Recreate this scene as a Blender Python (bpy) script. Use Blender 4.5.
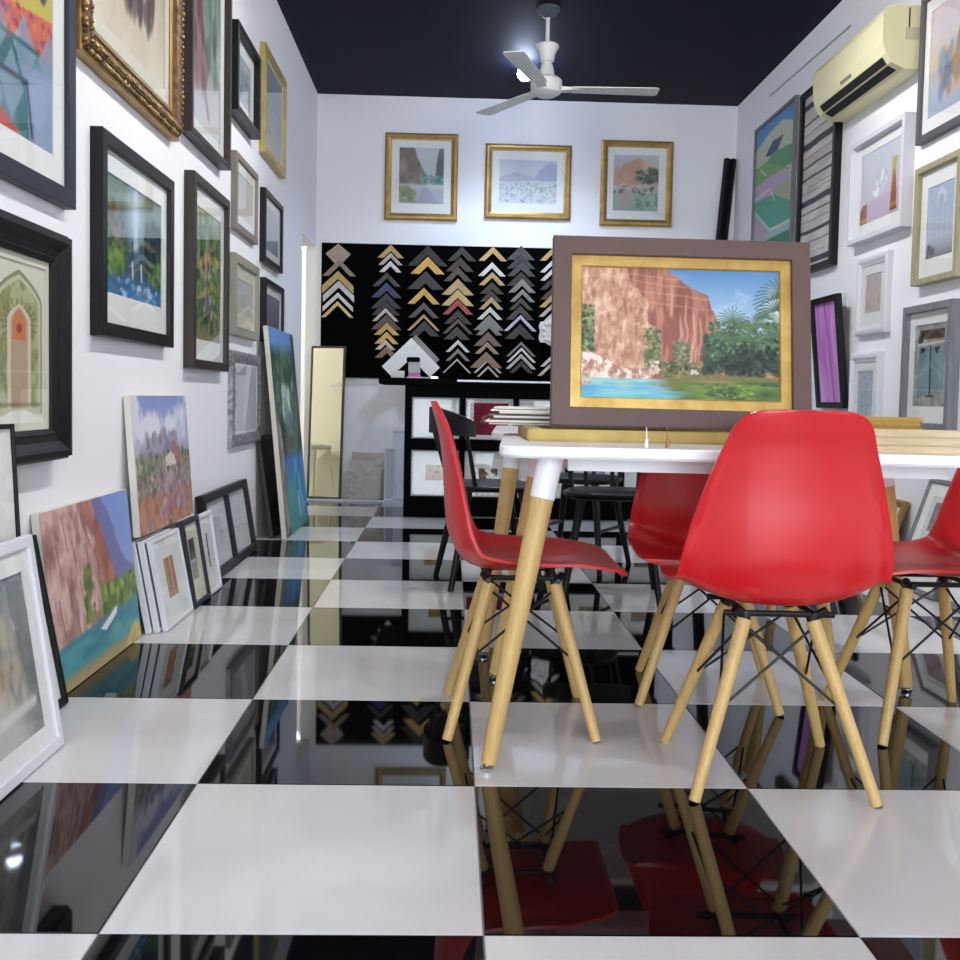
import bpy, bmesh, math, random
import numpy as np
from mathutils import Matrix, Vector
for o in list(bpy.data.objects): bpy.data.objects.remove(o, do_unlink=True)
scene = bpy.context.scene
C = scene.collection
PI = math.pi
# ------------------------------------------------------------------ camera
F_PX, CY_PX = 992.5, 449.13
YAW, PIT, ROL, CAM_H = -0.0300, -0.0520, -0.02074, 0.8451
def _rot():
    c, s = math.cos(YAW), math.sin(YAW); rz = np.array([[c,-s,0],[s,c,0],[0,0,1]])
    c, s = math.cos(PIT), math.sin(PIT); rx = np.array([[1,0,0],[0,c,-s],[0,s,c]])
    c, s = math.cos(ROL), math.sin(ROL); ry = np.array([[c,0,s],[0,1,0],[-s,0,c]])
    return rz @ rx @ ry
RM = _rot()
def ray(u, v):
    return RM @ np.array([(u-480)/F_PX, 1.0, -(v-CY_PX)/F_PX])
def hit(u, v, axis, val):
    """point where the sight line of a pixel meets the plane axis = val"""
    d = ray(u, v); o = np.array([0, 0, CAM_H])
    return o + d*((val-o[axis])/d[axis])
cd = bpy.data.cameras.new('camera'); cam = bpy.data.objects.new('camera', cd); C.objects.link(cam)
cd.sensor_fit = 'HORIZONTAL'; cd.sensor_width = 36; cd.lens = F_PX/960*36
cd.shift_y = (CY_PX-480)/960; cd.clip_start = 0.02
m4 = Matrix.Identity(4)
for i in range(3):
    m4[i][0] = RM[i][0]; m4[i][1] = RM[i][2]; m4[i][2] = -RM[i][1]
m4[2][3] = CAM_H
cam.matrix_world = m4
scene.camera = cam
# ------------------------------------------------------------------ world, exposure
w = bpy.data.worlds.new('world'); scene.world = w; w.use_nodes = True
bg = w.node_tree.nodes['Background']; bg.inputs[0].default_value = (0.82, 0.90, 1.0, 1); bg.inputs[1].default_value = 12.0
vs = scene.view_settings
vs.view_transform = 'Standard'; vs.look = 'None'; vs.gamma = 1; vs.use_curve_mapping = False
vs.exposure = 0.0
BULB_FAR, BULB_NEAR, SPOT_FAR = 120.0, 520.0, 125.0            # emission of the lamp globes
# ------------------------------------------------------------------ room numbers
XL, XR, YB, YF, CEIL = -1.125, 2.30, 8.20, -3.2, 3.27
GX, GY, TILE = 0.0672, 1.5197, 0.6            # one grout crossing and the tile size
DOOR_Y0, DOOR_H = 7.46, 2.04
pl = bpy.data.lights.new('window_portal', 'AREA'); pl.shape = 'RECTANGLE'; pl.size = 3.0; pl.size_y = 2.6; pl.cycles.is_portal = True
po = bpy.data.objects.new('window_portal', pl); C.objects.link(po); po.location = (0.6, YF-0.12, 1.35); po.rotation_euler = (PI/2, 0, PI)
po.rotation_euler = Vector((0, 1, 0)).to_track_quat('-Z', 'Z').to_euler()
# ------------------------------------------------------------------ materials
def lin(c):
    c = np.asarray(c, float)/255.0
    return np.where(c <= 0.04045, c/12.92, ((c+0.055)/1.055)**2.4)
MATS = {}
def mat(name, rgb, rough=0.5, metal=0.0, spec=0.5, noise=0.0, nscale=8.0, stretch=(1,1,1), rgb2=None, bump=0.0, bscale=60.0, coat=0.0, emit=0.0):
    if name in MATS: return MATS[name]
    m = bpy.data.materials.new(name); m.use_nodes = True; nt = m.node_tree; b = nt.nodes['Principled BSDF']
    c = lin(rgb); b.inputs['Base Color'].default_value = (*c, 1)
    b.inputs['Roughness'].default_value = rough; b.inputs['Metallic'].default_value = metal
    b.inputs['Specular IOR Level'].default_value = spec; b.inputs['Coat Weight'].default_value = coat; b.inputs['Coat Roughness'].default_value = .22
    if noise > 0 or rgb2 is not None or bump > 0:
        tc = nt.nodes.new('ShaderNodeTexCoord'); mp = nt.nodes.new('ShaderNodeMapping'); mp.inputs['Scale'].default_value = stretch
        nt.links.new(tc.outputs['Object'], mp.inputs[0])
    if noise > 0 or rgb2 is not None:
        n = nt.nodes.new('ShaderNodeTexNoise'); n.inputs['Scale'].default_value = nscale; n.inputs['Detail'].default_value = 5
        nt.links.new(mp.outputs[0], n.inputs['Vector'])
        r = nt.nodes.new('ShaderNodeValToRGB'); r.color_ramp.elements[0].position = 0.3; r.color_ramp.elements[1].position = 0.7
        c2 = lin(rgb2) if rgb2 is not None else c*(1-noise)
        r.color_ramp.elements[0].color = (*c2, 1); r.color_ramp.elements[1].color = (*c, 1)
        nt.links.new(n.outputs[0], r.inputs[0]); nt.links.new(r.outputs[0], b.inputs['Base Color'])
    if bump > 0:
        n2 = nt.nodes.new('ShaderNodeTexNoise'); n2.inputs['Scale'].default_value = bscale; n2.inputs['Detail'].default_value = 3
        nt.links.new(mp.outputs[0], n2.inputs['Vector'])
        bp = nt.nodes.new('ShaderNodeBump'); bp.inputs['Strength'].default_value = bump; bp.inputs['Distance'].default_value = 0.004
        nt.links.new(n2.outputs[0], bp.inputs['Height']); nt.links.new(bp.outputs[0], b.inputs['Normal'])
    if emit > 0:
        b.inputs['Emission Color'].default_value = (*c, 1); b.inputs['Emission Strength'].default_value = emit
    MATS[name] = m; return m
def attr_mat(name, rough, spec, coat=0.0, bump=0.0):
    m = bpy.data.materials.new(name); m.use_nodes = True; nt = m.node_tree; b = nt.nodes['Principled BSDF']
    a = nt.nodes.new('ShaderNodeAttribute'); a.attribute_name = 'pigment'
    nt.links.new(a.outputs['Color'], b.inputs['Base Color'])
    b.inputs['Roughness'].default_value = rough; b.inputs['Specular IOR Level'].default_value = spec; b.inputs['Coat Weight'].default_value = coat; b.inputs['Coat Roughness'].default_value = .25
    if bump:
        tc = nt.nodes.new('ShaderNodeTexCoord'); n = nt.nodes.new('ShaderNodeTexNoise'); n.inputs['Scale'].default_value = 90
        nt.links.new(tc.outputs['Object'], n.inputs['Vector'])
        bp = nt.nodes.new('ShaderNodeBump'); bp.inputs['Strength'].default_value = bump; bp.inputs['Distance'].default_value = .003
        nt.links.new(n.outputs[0], bp.inputs['Height']); nt.links.new(bp.outputs[0], b.inputs['Normal'])
    return m
M_PRINT = attr_mat('printed_paper', .8, .2)
M_OIL = attr_mat('oil_paint', .55, .35, .12, .25)
def glass_mat():
    m = bpy.data.materials.new('picture_glass'); m.use_nodes = True; nt = m.node_tree; nt.nodes.clear()
    o = nt.nodes.new('ShaderNodeOutputMaterial'); mx = nt.nodes.new('ShaderNodeMixShader'); t = nt.nodes.new('ShaderNodeBsdfTransparent'); g = nt.nodes.new('ShaderNodeBsdfGlossy')
    fr = nt.nodes.new('ShaderNodeFresnel'); fr.inputs[0].default_value = 1.5; g.inputs['Roughness'].default_value = 0.02
    t.inputs[0].default_value = (.97, .98, .975, 1)
    ge = nt.nodes.new('ShaderNodeNewGeometry'); mr = nt.nodes.new('ShaderNodeMapRange'); mr.inputs['To Min'].default_value = 1.5; mr.inputs['To Max'].default_value = 1/1.5
    nt.links.new(ge.outputs['Backfacing'], mr.inputs['Value']); nt.links.new(mr.outputs[0], fr.inputs[0])     # the same pane from both sides
    nt.links.new(fr.outputs[0], mx.inputs[0]); nt.links.new(t.outputs[0], mx.inputs[1]); nt.links.new(g.outputs[0], mx.inputs[2]); nt.links.new(mx.outputs[0], o.inputs[0])
    return m
M_GLASS = glass_mat()
def film_mat():
    m = bpy.data.materials.new('plastic_film'); m.use_nodes = True; nt = m.node_tree; nt.nodes.clear()
    o = nt.nodes.new('ShaderNodeOutputMaterial'); mx = nt.nodes.new('ShaderNodeMixShader'); t = nt.nodes.new('ShaderNodeBsdfTransparent'); g = nt.nodes.new('ShaderNodeBsdfPrincipled')
    g.inputs['Roughness'].default_value = .18; g.inputs['Base Color'].default_value = (.75, .77, .8, 1); mx.inputs[0].default_value = .34
    tc = nt.nodes.new('ShaderNodeTexCoord'); n = nt.nodes.new('ShaderNodeTexNoise'); n.inputs['Scale'].default_value = 14; bp = nt.nodes.new('ShaderNodeBump'); bp.inputs['Strength'].default_value = .9; bp.inputs['Distance'].default_value = .03
    nt.links.new(tc.outputs['Object'], n.inputs['Vector']); nt.links.new(n.outputs[0], bp.inputs['Height']); nt.links.new(bp.outputs[0], g.inputs['Normal'])
    nt.links.new(t.outputs[0], mx.inputs[1]); nt.links.new(g.outputs[0], mx.inputs[2]); nt.links.new(mx.outputs[0], o.inputs[0])
    return m
M_FILM = film_mat()
WALL = mat('white_wall_paint', (240,240,243), .75, spec=.25, bump=.05, bscale=40)
CEILM = mat('navy_ceiling_paint', (8,13,31), .7, spec=.2, bump=.08, bscale=25)
def tile_mat(name, rgb, rgb2, rough, spec=.55):
    return mat(name, rgb, rough, rgb2=rgb2, nscale=2.6, spec=spec)
T_WHITE = tile_mat('white_porcelain', (214,214,214), (198,197,197), .05)
T_BLACK = tile_mat('black_porcelain', (9,8,10), (5,5,6), .03, .72)
GROUT = mat('grey_grout', (120,118,116), .9)
RED = mat('red_plastic', (206,26,34), .36, spec=.45, bump=.02, bscale=300, coat=.35)
BEECH = mat('beech_wood', (208,174,112), .45, rgb2=(194,158,96), nscale=6, stretch=(30,30,2))
BLACKM = mat('black_steel', (16,16,17), .4, metal=.3)
CHROME = mat('chrome', (210,212,215), .12, metal=1)
WLAM = mat('white_laminate', (240,238,238), .3)
BLKW = mat('black_painted_wood', (5,5,6), .42, spec=.3)
BLKC = mat('black_counter_board', (4,4,6), .7, spec=.06)
FELT = mat('black_felt', (4,4,5), .95, spec=.05)
FANW = mat('white_fan_enamel', (222,224,222), .4)
ACM = mat('yellowed_plastic', (224,219,176), .45)
MOUNT = mat('white_mount_board', (238,238,236), .85, spec=.2)
MOUNTG = mat('ivory_mount_board', (226,223,208), .85, spec=.2)
MDF = mat('brown_hardboard', (120,90,62), .85)
CANV = mat('canvas_edge', (222,216,205), .9, spec=.1)
# ------------------------------------------------------------------ mesh helpers
def finish(o, label=None, cat=None, group=None, kind=None):
    if label: o['label'] = label
    if cat: o['category'] = cat
    if group: o['group'] = group
    if kind: o['kind'] = kind
    return o
def obj(name, bm, material, parent=None, smooth=False, bevel=0):
    me = bpy.data.meshes.new(name)
    if bevel: bmesh.ops.bevel(bm, geom=bm.edges[:], offset=bevel, segments=2, affect='EDGES', clamp_overlap=True)
    bmesh.ops.recalc_face_normals(bm, faces=bm.faces)
    if smooth:
        for f in bm.faces: f.smooth = True
    bm.to_mesh(me); bm.free()
    me.materials.append(material)
    if smooth:
        try: me.set_sharp_from_angle(angle=math.radians(40))
        except Exception: pass
    o = bpy.data.objects.new(name, me); C.objects.link(o); o.parent = parent
    return o
def thing(name, loc, rotz=0, rotx=0, label=None, cat=None, group=None, roty=0):
    o = bpy.data.objects.new(name, None); C.objects.link(o); o.empty_display_size = .1
    o.location = loc; o.rotation_euler = (rotx, roty, rotz)
    return finish(o, label, cat, group)
def box(bm, x0, x1, y0, y1, z0, z1):
    v = [bm.verts.new(p) for p in ((x0,y0,z0),(x1,y0,z0),(x1,y1,z0),(x0,y1,z0),(x0,y0,z1),(x1,y0,z1),(x1,y1,z1),(x0,y1,z1))]
    for f in ((0,3,2,1),(4,5,6,7),(0,1,5,4),(1,2,6,5),(2,3,7,6),(3,0,4,7)): bm.faces.new([v[i] for i in f])
def pane(name, x0, x1, y, z0, z1, parent):
    bm = bmesh.new(); bm.faces.new([bm.verts.new(p) for p in ((x0,y,z0),(x1,y,z0),(x1,y,z1),(x0,y,z1))])
    me = bpy.data.meshes.new(name); bm.to_mesh(me); bm.free(); me.materials.append(M_GLASS)
    o = bpy.data.objects.new(name, me); C.objects.link(o); o.parent = parent; return o
def boxo(name, b, material, parent=None, bevel=0):
    bm = bmesh.new(); box(bm, *b); return obj(name, bm, material, parent, bevel=bevel)
def tube(bm, a, b, r0, r1=None, n=12, cap=True):
    a, b = Vector(a), Vector(b); r1 = r0 if r1 is None else r1
    d = (b-a).normalized(); s = d.orthogonal().normalized(); t = d.cross(s)
    A = []; B = []
    for i in range(n):
        q = 2*PI*i/n; e = s*math.cos(q)+t*math.sin(q); A.append(bm.verts.new(a+e*r0)); B.append(bm.verts.new(b+e*r1))
    for i in range(n): bm.faces.new((A[i], A[(i+1)%n], B[(i+1)%n], B[i]))
    if cap: bm.faces.new(A[::-1]); bm.faces.new(B)
def tubeo(name, a, b, r0, r1, material, parent=None, n=12):
    bm = bmesh.new(); tube(bm, a, b, r0, r1, n); return obj(name, bm, material, parent, smooth=True)
def lathe(bm, prof, n=24, c=(0,0,0)):
    rings = []
    for r, z in prof:
        rings.append([bm.verts.new((c[0]+r*math.cos(2*PI*i/n), c[1]+r*math.sin(2*PI*i/n), c[2]+z)) for i in range(n)] if r > 1e-6 else [bm.verts.new((c[0], c[1], c[2]+z))])
    for A, B in zip(rings, rings[1:]):
        for i in range(n):
            a0, a1 = A[i % len(A)], A[(i+1) % len(A)]; b0, b1 = B[i % len(B)], B[(i+1) % len(B)]
            vs_ = [a0]; 
            if a1 is not a0: vs_.append(a1)
            vs_.append(b1)
            if b0 is not b1: vs_.append(b0)
            bm.faces.new(vs_)
    if len(rings[0]) > 1: bm.faces.new(rings[0][::-1])
    if len(rings[-1]) > 1: bm.faces.new(rings[-1])
def prism(bm, poly, y0, y1):
    """poly in (x,z), extruded along y"""
    a = [bm.verts.new((x, y0, z)) for x, z in poly]; b = [bm.verts.new((x, y1, z)) for x, z in poly]
    n = len(poly)
    bm.faces.new(a); bm.faces.new(b[::-1])
    for i in range(n): bm.faces.new((a[i], b[i], b[(i+1)%n], a[(i+1)%n]))
def struct(o): o['kind'] = 'structure'; return o
# ------------------------------------------------------------------ room shell
fl = struct(boxo('floor', (XL, XR, YF, YB, -.12, -.002), GROUT))
tile_mesh = {}
def tile(x0, x1, y0, y1, black):
    g = .0012; key = (round(x1-x0, 3), round(y1-y0, 3), black)
    if key not in tile_mesh:
        bm = bmesh.new(); W_, D_ = x1-x0-2*g, y1-y0-2*g
        box(bm, -W_/2, W_/2, -D_/2, D_/2, -.012, 0)
        top = [e for e in bm.edges if all(abs(v.co.z) < 1e-6 for v in e.verts)]
        bmesh.ops.bevel(bm, geom=top, offset=.0012, segments=1, affect='EDGES')
        me = bpy.data.meshes.new('tile'); bm.to_mesh(me); bm.free(); me.materials.append(T_BLACK if black else T_WHITE); tile_mesh[key] = me
    o = bpy.data.objects.new('tile', tile_mesh[key]); C.objects.link(o); o.parent = fl; o.location = ((x0+x1)/2, (y0+y1)/2, 0)
for ci in range(-3, 5):
    for ri in range(-9, 13):
        x0, x1 = max(GX+TILE*ci, XL), min(GX+TILE*(ci+1), XR); y0, y1 = max(GY+TILE*ri, YF), min(GY+TILE*(ri+1), YB)
        if x1-x0 > .03 and y1-y0 > .03: tile(x0, x1, y0, y1, (ci+ri) % 2 == 0)
struct(boxo('ceiling', (XL-.15, XR+.15, YF-.15, YB+.15, CEIL, CEIL+.15), CEILM))
bm = bmesh.new(); box(bm, XL-.15, XL, YF-.15, DOOR_Y0, -.12, CEIL); box(bm, XL-.15, XL, DOOR_Y0, YB, DOOR_H, CEIL); struct(obj('wall_left', bm, WALL))
struct(boxo('wall_right', (XR, XR+.15, YF-.15, YB+.15, -.12, CEIL), WALL))
struct(boxo('wall_back', (XL, XR, YB, YB+.15, -.12, CEIL), WALL))
bm = bmesh.new(); box(bm, XL, -.95, YF-.15, YF, -.12, CEIL); box(bm, 2.1, XR, YF-.15, YF, -.12, CEIL); box(bm, -.95, 2.1, YF-.15, YF, 2.7, CEIL); struct(obj('wall_front', bm, WALL))
# passage behind the doorway in the left wall
PASS = mat('white_passage_paint', (246,246,245), .8)
struct(boxo('floor_passage', (-2.6, XL, DOOR_Y0, 10.6, -.12, 0), mat('pale_passage_floor', (205,205,200), .3)))
struct(boxo('ceiling_passage', (-2.6, XL-.15, DOOR_Y0, 10.6, DOOR_H, DOOR_H+.1), PASS))
bm = bmesh.new()
poly = [(XL, YB), (XL, YB+.15), (-1.42, 9.35), (-1.76, 10.6), (-1.9, 10.6), (-1.55, 9.35), (XL-.08, YB)]
a = [bm.verts.new((x, y, 0)) for x, y in poly]; b = [bm.verts.new((x, y, DOOR_H)) for x, y in poly]
bm.faces.new(a); bm.faces.new(b)
for i in range(len(poly)): bm.faces.new((a[i], a[(i+1) % len(poly)], b[(i+1) % len(poly)], b[i]))
struct(obj('wall_passage_far', bm, PASS))
bm = bmesh.new(); box(bm, -2.7, -2.6, DOOR_Y0, 10.6, 0, DOOR_H); box(bm, -2.6, -1.76, 10.6, 10.7, 0, DOOR_H); box(bm, -2.6, XL-.15, DOOR_Y0-.1, DOOR_Y0, 0, DOOR_H); struct(obj('wall_passage', bm, PASS))
CREAM = mat('cream_door_paint', (232,228,206), .5)
dr = struct(boxo('door_1', (-1.97, -1.17, DOOR_Y0+.002, DOOR_Y0+.042, .01, 2.0), CREAM)) 
bm = bmesh.new(); tube(bm, (-1.25, DOOR_Y0+.04, .98), (-1.25, DOOR_Y0+.09, .98), .01); tube(bm, (-1.25, DOOR_Y0+.085, .98), (-1.37, DOOR_Y0+.085, .98), .009); obj('door_handle', bm, CHROME, dr, smooth=True)
# shopfront behind the photographer
ALU = mat('shopfront_aluminium', (150,152,155), .35, metal=.8)
for i, (x0, x1) in enumerate(((-.95, .05), (.05, 1.1), (1.1, 2.1))):
    wn = struct(thing('window_%d' % (i+1), ((x0+x1)/2, YF-.075, 0))); wn['label'] = 'clear shopfront pane in an aluminium frame at the street end'
    hw = (x1-x0)/2
    bm = bmesh.new(); t = .05
    box(bm, -hw, -hw+t, -.03, .03, 0, 2.7); box(bm, hw-t, hw, -.03, .03, 0, 2.7); box(bm, -hw+t, hw-t, -.03, .03, 0, .1); box(bm, -hw+t, hw-t, -.03, .03, 2.63, 2.7)
    obj('window_frame', bm, ALU, wn); pane('pane', -hw+t, hw-t, 0, .1, 2.63, wn)
struct(boxo('floor_street', (-8, 9, -14, YF-.15, -.2, -.12), mat('street_paving', (150,146,140), .9)))
# ------------------------------------------------------------------ lamps of the room, then added unseen wall spots
def bulb(x, y, strength, label, rgb=(238,243,255), far=False):
    t = thing('ceiling_lamp', (x, y, CEIL), label=label, cat='lamp', group='bare globe lamps on the ceiling')
    bm = bmesh.new(); lathe(bm, [(.05,0),(.05,-.012),(.03,-.02),(.028,-.035),(0,-.035)]); obj('lamp_holder', bm, FANW, t, smooth=True)
    bm = bmesh.new(); lathe(bm, [(0,-.028),(.028,-.03),(.046,-.05),(.056,-.08),(.05,-.11),(.03,-.128),(0,-.134)], 24)
    obj('bulb', bm, mat('lamp_glow_%d' % strength, rgb, .5, emit=strength), t, smooth=True)
    if far:                                              # the lamp's own downward beam
        ld = bpy.data.lights.new('lamp_beam', 'SPOT'); ld.energy = SPOT_FAR; ld.spot_size = math.radians(138); ld.spot_blend = .7; ld.shadow_soft_size = .05; ld.color = (.66, .80, 1.0)
        lo = bpy.data.objects.new('lamp_beam', ld); C.objects.link(lo); lo.parent = t; lo.location = (0, 0, -.14)
_p = hit(525, 74, 2, CEIL-.085)
bulb(_p[0], _p[1], int(BULB_FAR), 'glowing white globe lamp on the ceiling behind the fan', (206,220,255), far=True)
bulb(.60, 4.3, int(BULB_NEAR), 'glowing white globe lamp on the ceiling above the black chairs', (255,250,246))
bulb(.60, 1.2, int(BULB_NEAR)+1, 'glowing white globe lamp on the ceiling over the open checkered floor', (255,250,246))
SPOT_W = 84.0  # out-of-view spots, added to brighten the two side walls
def spot(x, y, tx, ty, tz, label):
    t = thing('added_wall_spot', (x, y, CEIL), label=label, cat='spotlight', group='added spotlights aimed at the side walls')
    d = (Vector((tx, ty, tz))-Vector((x, y, CEIL-.12))).normalized()
    tubeo('stem', (0, 0, 0), (0, 0, -.09), .012, .012, FANW, t); h0 = Vector((0, 0, -.12))
    bm = bmesh.new(); tube(bm, h0-d*.06, h0+d*.05, .035, .045, 20, False); obj('head', bm, FANW, t, smooth=True)
    ld = bpy.data.lights.new('added_spot_beam', 'SPOT'); ld.energy = SPOT_W; ld.spot_size = math.radians(95); ld.spot_blend = .9; ld.shadow_soft_size = .04; ld.color = (.97, .97, 1.0)
    lo = bpy.data.objects.new('added_spot_beam', ld); C.objects.link(lo); lo.parent = t; lo.location = h0+d*.06; lo.rotation_euler = d.to_track_quat('-Z', 'Y').to_euler()
for i, y in enumerate((1.0, 2.9, 4.9)):
    pl_ = ('over the open floor', 'over the table', 'beside the fan')[i]
    spot(.5, y+.15, XL, y-.1, 1.25, 'added unseen spotlight %s turned to the doorway wall' % pl_)
    spot(.7, y+.15, XR, y-.1, 1.25, 'added unseen spotlight %s turned to the air conditioner wall' % pl_)
t = thing('ceiling_lamp', (-1.9, 9.0, DOOR_H), label='round lamp on the passage ceiling beyond the doorway', cat='lamp')
bm = bmesh.new(); lathe(bm, [(.1,0),(.1,-.03),(.07,-.05),(0,-.055)]); obj('lamp_shade', bm, mat('passage_lamp_glow', (255,252,246), .5, emit=170), t, smooth=True)
# ------------------------------------------------------------------ pigment: flat pictures computed as vertex colours
def vnoise(x, y, seed):
    rs = np.random.RandomState(seed); L = rs.rand(64, 64)
    xi, yi = np.floor(x).astype(int), np.floor(y).astype(int); fx, fy = x-xi, y-yi
    fx, fy = fx*fx*(3-2*fx), fy*fy*(3-2*fy)
    g = lambda i, j: L[i % 64, j % 64]
    return (g(xi,yi)*(1-fx)+g(xi+1,yi)*fx)*(1-fy)+(g(xi,yi+1)*(1-fx)+g(xi+1,yi+1)*fx)*fy
class Art:
    def __init__(s, wd, hg, nx, seed=1):
        s.sat = .8; s.nx = nx; s.ny = max(6, int(nx*hg/wd)); s.a = wd/hg; s.seed = seed; s.rs = np.random.RandomState(seed)
        s.U, s.V = np.meshgrid(np.linspace(0, 1, s.nx), np.linspace(0, 1, s.ny)); s.c = np.zeros((s.ny, s.nx, 3))
    def n(s, fx, fy=None, o=3, seed=0):
        fy = fx if fy is None else fy; r = 0; t = 0; k = 1.0
        for i in range(o):
            r = r+k*vnoise(s.U*s.a*fx*2**i+7.3*i, s.V*fy*2**i+3.1*i, s.seed*17+seed*5+i); t += k; k *= .55
        return r/t
    def put(s, col, m=1.0):
        m = np.asarray(m, float); m = m[..., None] if m.ndim == 2 else m
        s.c = s.c*(1-m)+np.asarray(col, float)*m; return s
    def grad(s, stops, axis=1, m=1.0):
        t = s.V if axis else s.U; k = [p for p, _ in stops]
        col = np.stack([np.interp(t, k, [q[i] for _, q in stops]) for i in range(3)], -1); return s.put(col, m)
    def tex(s, col1, col2, fx, fy=None, m=1.0, lo=.35, hi=.65, o=4, seed=0):
        q = np.clip((s.n(fx, fy, o, seed)-lo)/(hi-lo), 0, 1)[..., None]
        return s.put(np.asarray(col1, float)*(1-q)+np.asarray(col2, float)*q, m)
    def poly(s, pts, warp=0.0, f=6):
        x, y = s.U, s.V
        if warp: x = x+(s.n(f, f, 3, 3)-.5)*warp*2; y = y+(s.n(f, f, 3, 4)-.5)*warp*2
        ins = np.zeros(x.shape, bool); n = len(pts)
        for i in range(n):
            (x0, y0), (x1, y1) = pts[i], pts[(i+1) % n]
            if y0 == y1: continue
            ins ^= ((y0 > y) != (y1 > y)) & (x < (x1-x0)*(y-y0)/(y1-y0)+x0)
        return ins.astype(float)
    def ell(s, cx, cy, rx, ry, soft=.3):
        d = np.sqrt(((s.U-cx)/rx)**2+((s.V-cy)/ry)**2); return np.clip((1-d)/soft, 0, 1)
    def line(s, x0, y0, x1, y1, wd):
        dx, dy = (x1-x0)*s.a, y1-y0; L = dx*dx+dy*dy+1e-9
        px, py = (s.U-x0)*s.a, s.V-y0; t = np.clip((px*dx+py*dy)/L, 0, 1)
        d = np.hypot(px-t*dx, py-t*dy); return np.clip(1.5-d/wd, 0, 1)
    def dabs(s, n, box_, cols, size, asp=1.0, alpha=.8, var=18):
        x0, x1, y0, y1 = box_
        for _ in range(n):
            cx, cy = s.rs.uniform(x0, x1), s.rs.uniform(y0, y1); r = size*s.rs.uniform(.5, 1.4)
            col = np.array(cols[s.rs.randint(len(cols))], float)+s.rs.uniform(-var, var)
            rx, ry = r/s.a, r*asp
            i0, i1 = int(max(0, (cx-rx)*s.nx)), int(min(s.nx, (cx+rx)*s.nx+2)); j0, j1 = int(max(0, (cy-ry)*s.ny)), int(min(s.ny, (cy+ry)*s.ny+2))
            if i1 <= i0 or j1 <= j0: continue
            d = np.hypot((s.U[j0:j1, i0:i1]-cx)/rx, (s.V[j0:j1, i0:i1]-cy)/ry)
            m = (np.clip((1-d)/.4, 0, 1)*alpha)[..., None]; s.c[j0:j1, i0:i1] = s.c[j0:j1, i0:i1]*(1-m)+col*m
        return s
    def palm(s, cx, cy, r, col, n=11, wd=.008):
        for i in range(n):
            q = PI*(i+.5)/n*1.25-.4; ex, ey = cx+math.cos(q)*r/s.a, cy+math.sin(q)*r*.8-.25*r*abs(math.cos(q))
            mx, my = cx+.55*(ex-cx), cy+.62*(ey-cy)+.12*r
            s.put(np.array(col)+s.rs.uniform(-15, 15), .85*np.maximum(s.line(cx, cy, mx, my, wd), s.line(mx, my, ex, ey, wd)))
        return s
def art_mesh(name, A, x0, x1, z0, z1, y, material, parent):
    ny, nx = A.ny, A.nx
    X, Z = np.meshgrid(np.linspace(x0, x1, nx), np.linspace(z0, z1, ny))
    co = np.stack([X, np.full_like(X, y), Z], -1).reshape(-1, 3)
    i = np.arange(ny*nx).reshape(ny, nx)
    f = np.stack([i[:-1,:-1], i[:-1,1:], i[1:,1:], i[1:,:-1]], -1).reshape(-1, 4)
    me = bpy.data.meshes.new(name); me.vertices.add(len(co)); me.vertices.foreach_set('co', co.ravel())
    me.loops.add(f.size); me.loops.foreach_set('vertex_index', f.ravel().astype(np.int32))
    me.polygons.add(len(f)); me.polygons.foreach_set('loop_start', np.arange(0, f.size, 4, dtype=np.int32)); me.update(calc_edges=True)
    at = me.color_attributes.new('pigment', 'FLOAT_COLOR', 'POINT')
    rgba = np.ones((ny*nx, 4), np.float32); g_ = A.c.mean(-1, keepdims=True); rgba[:, :3] = lin(np.clip(g_+(A.c-g_)*A.sat, 0, 255)).reshape(-1, 3); at.data.foreach_set('color', rgba.ravel())
    me.materials.append(material)
    o = bpy.data.objects.new(name, me); C.objects.link(o); o.parent = parent; return o
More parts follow.
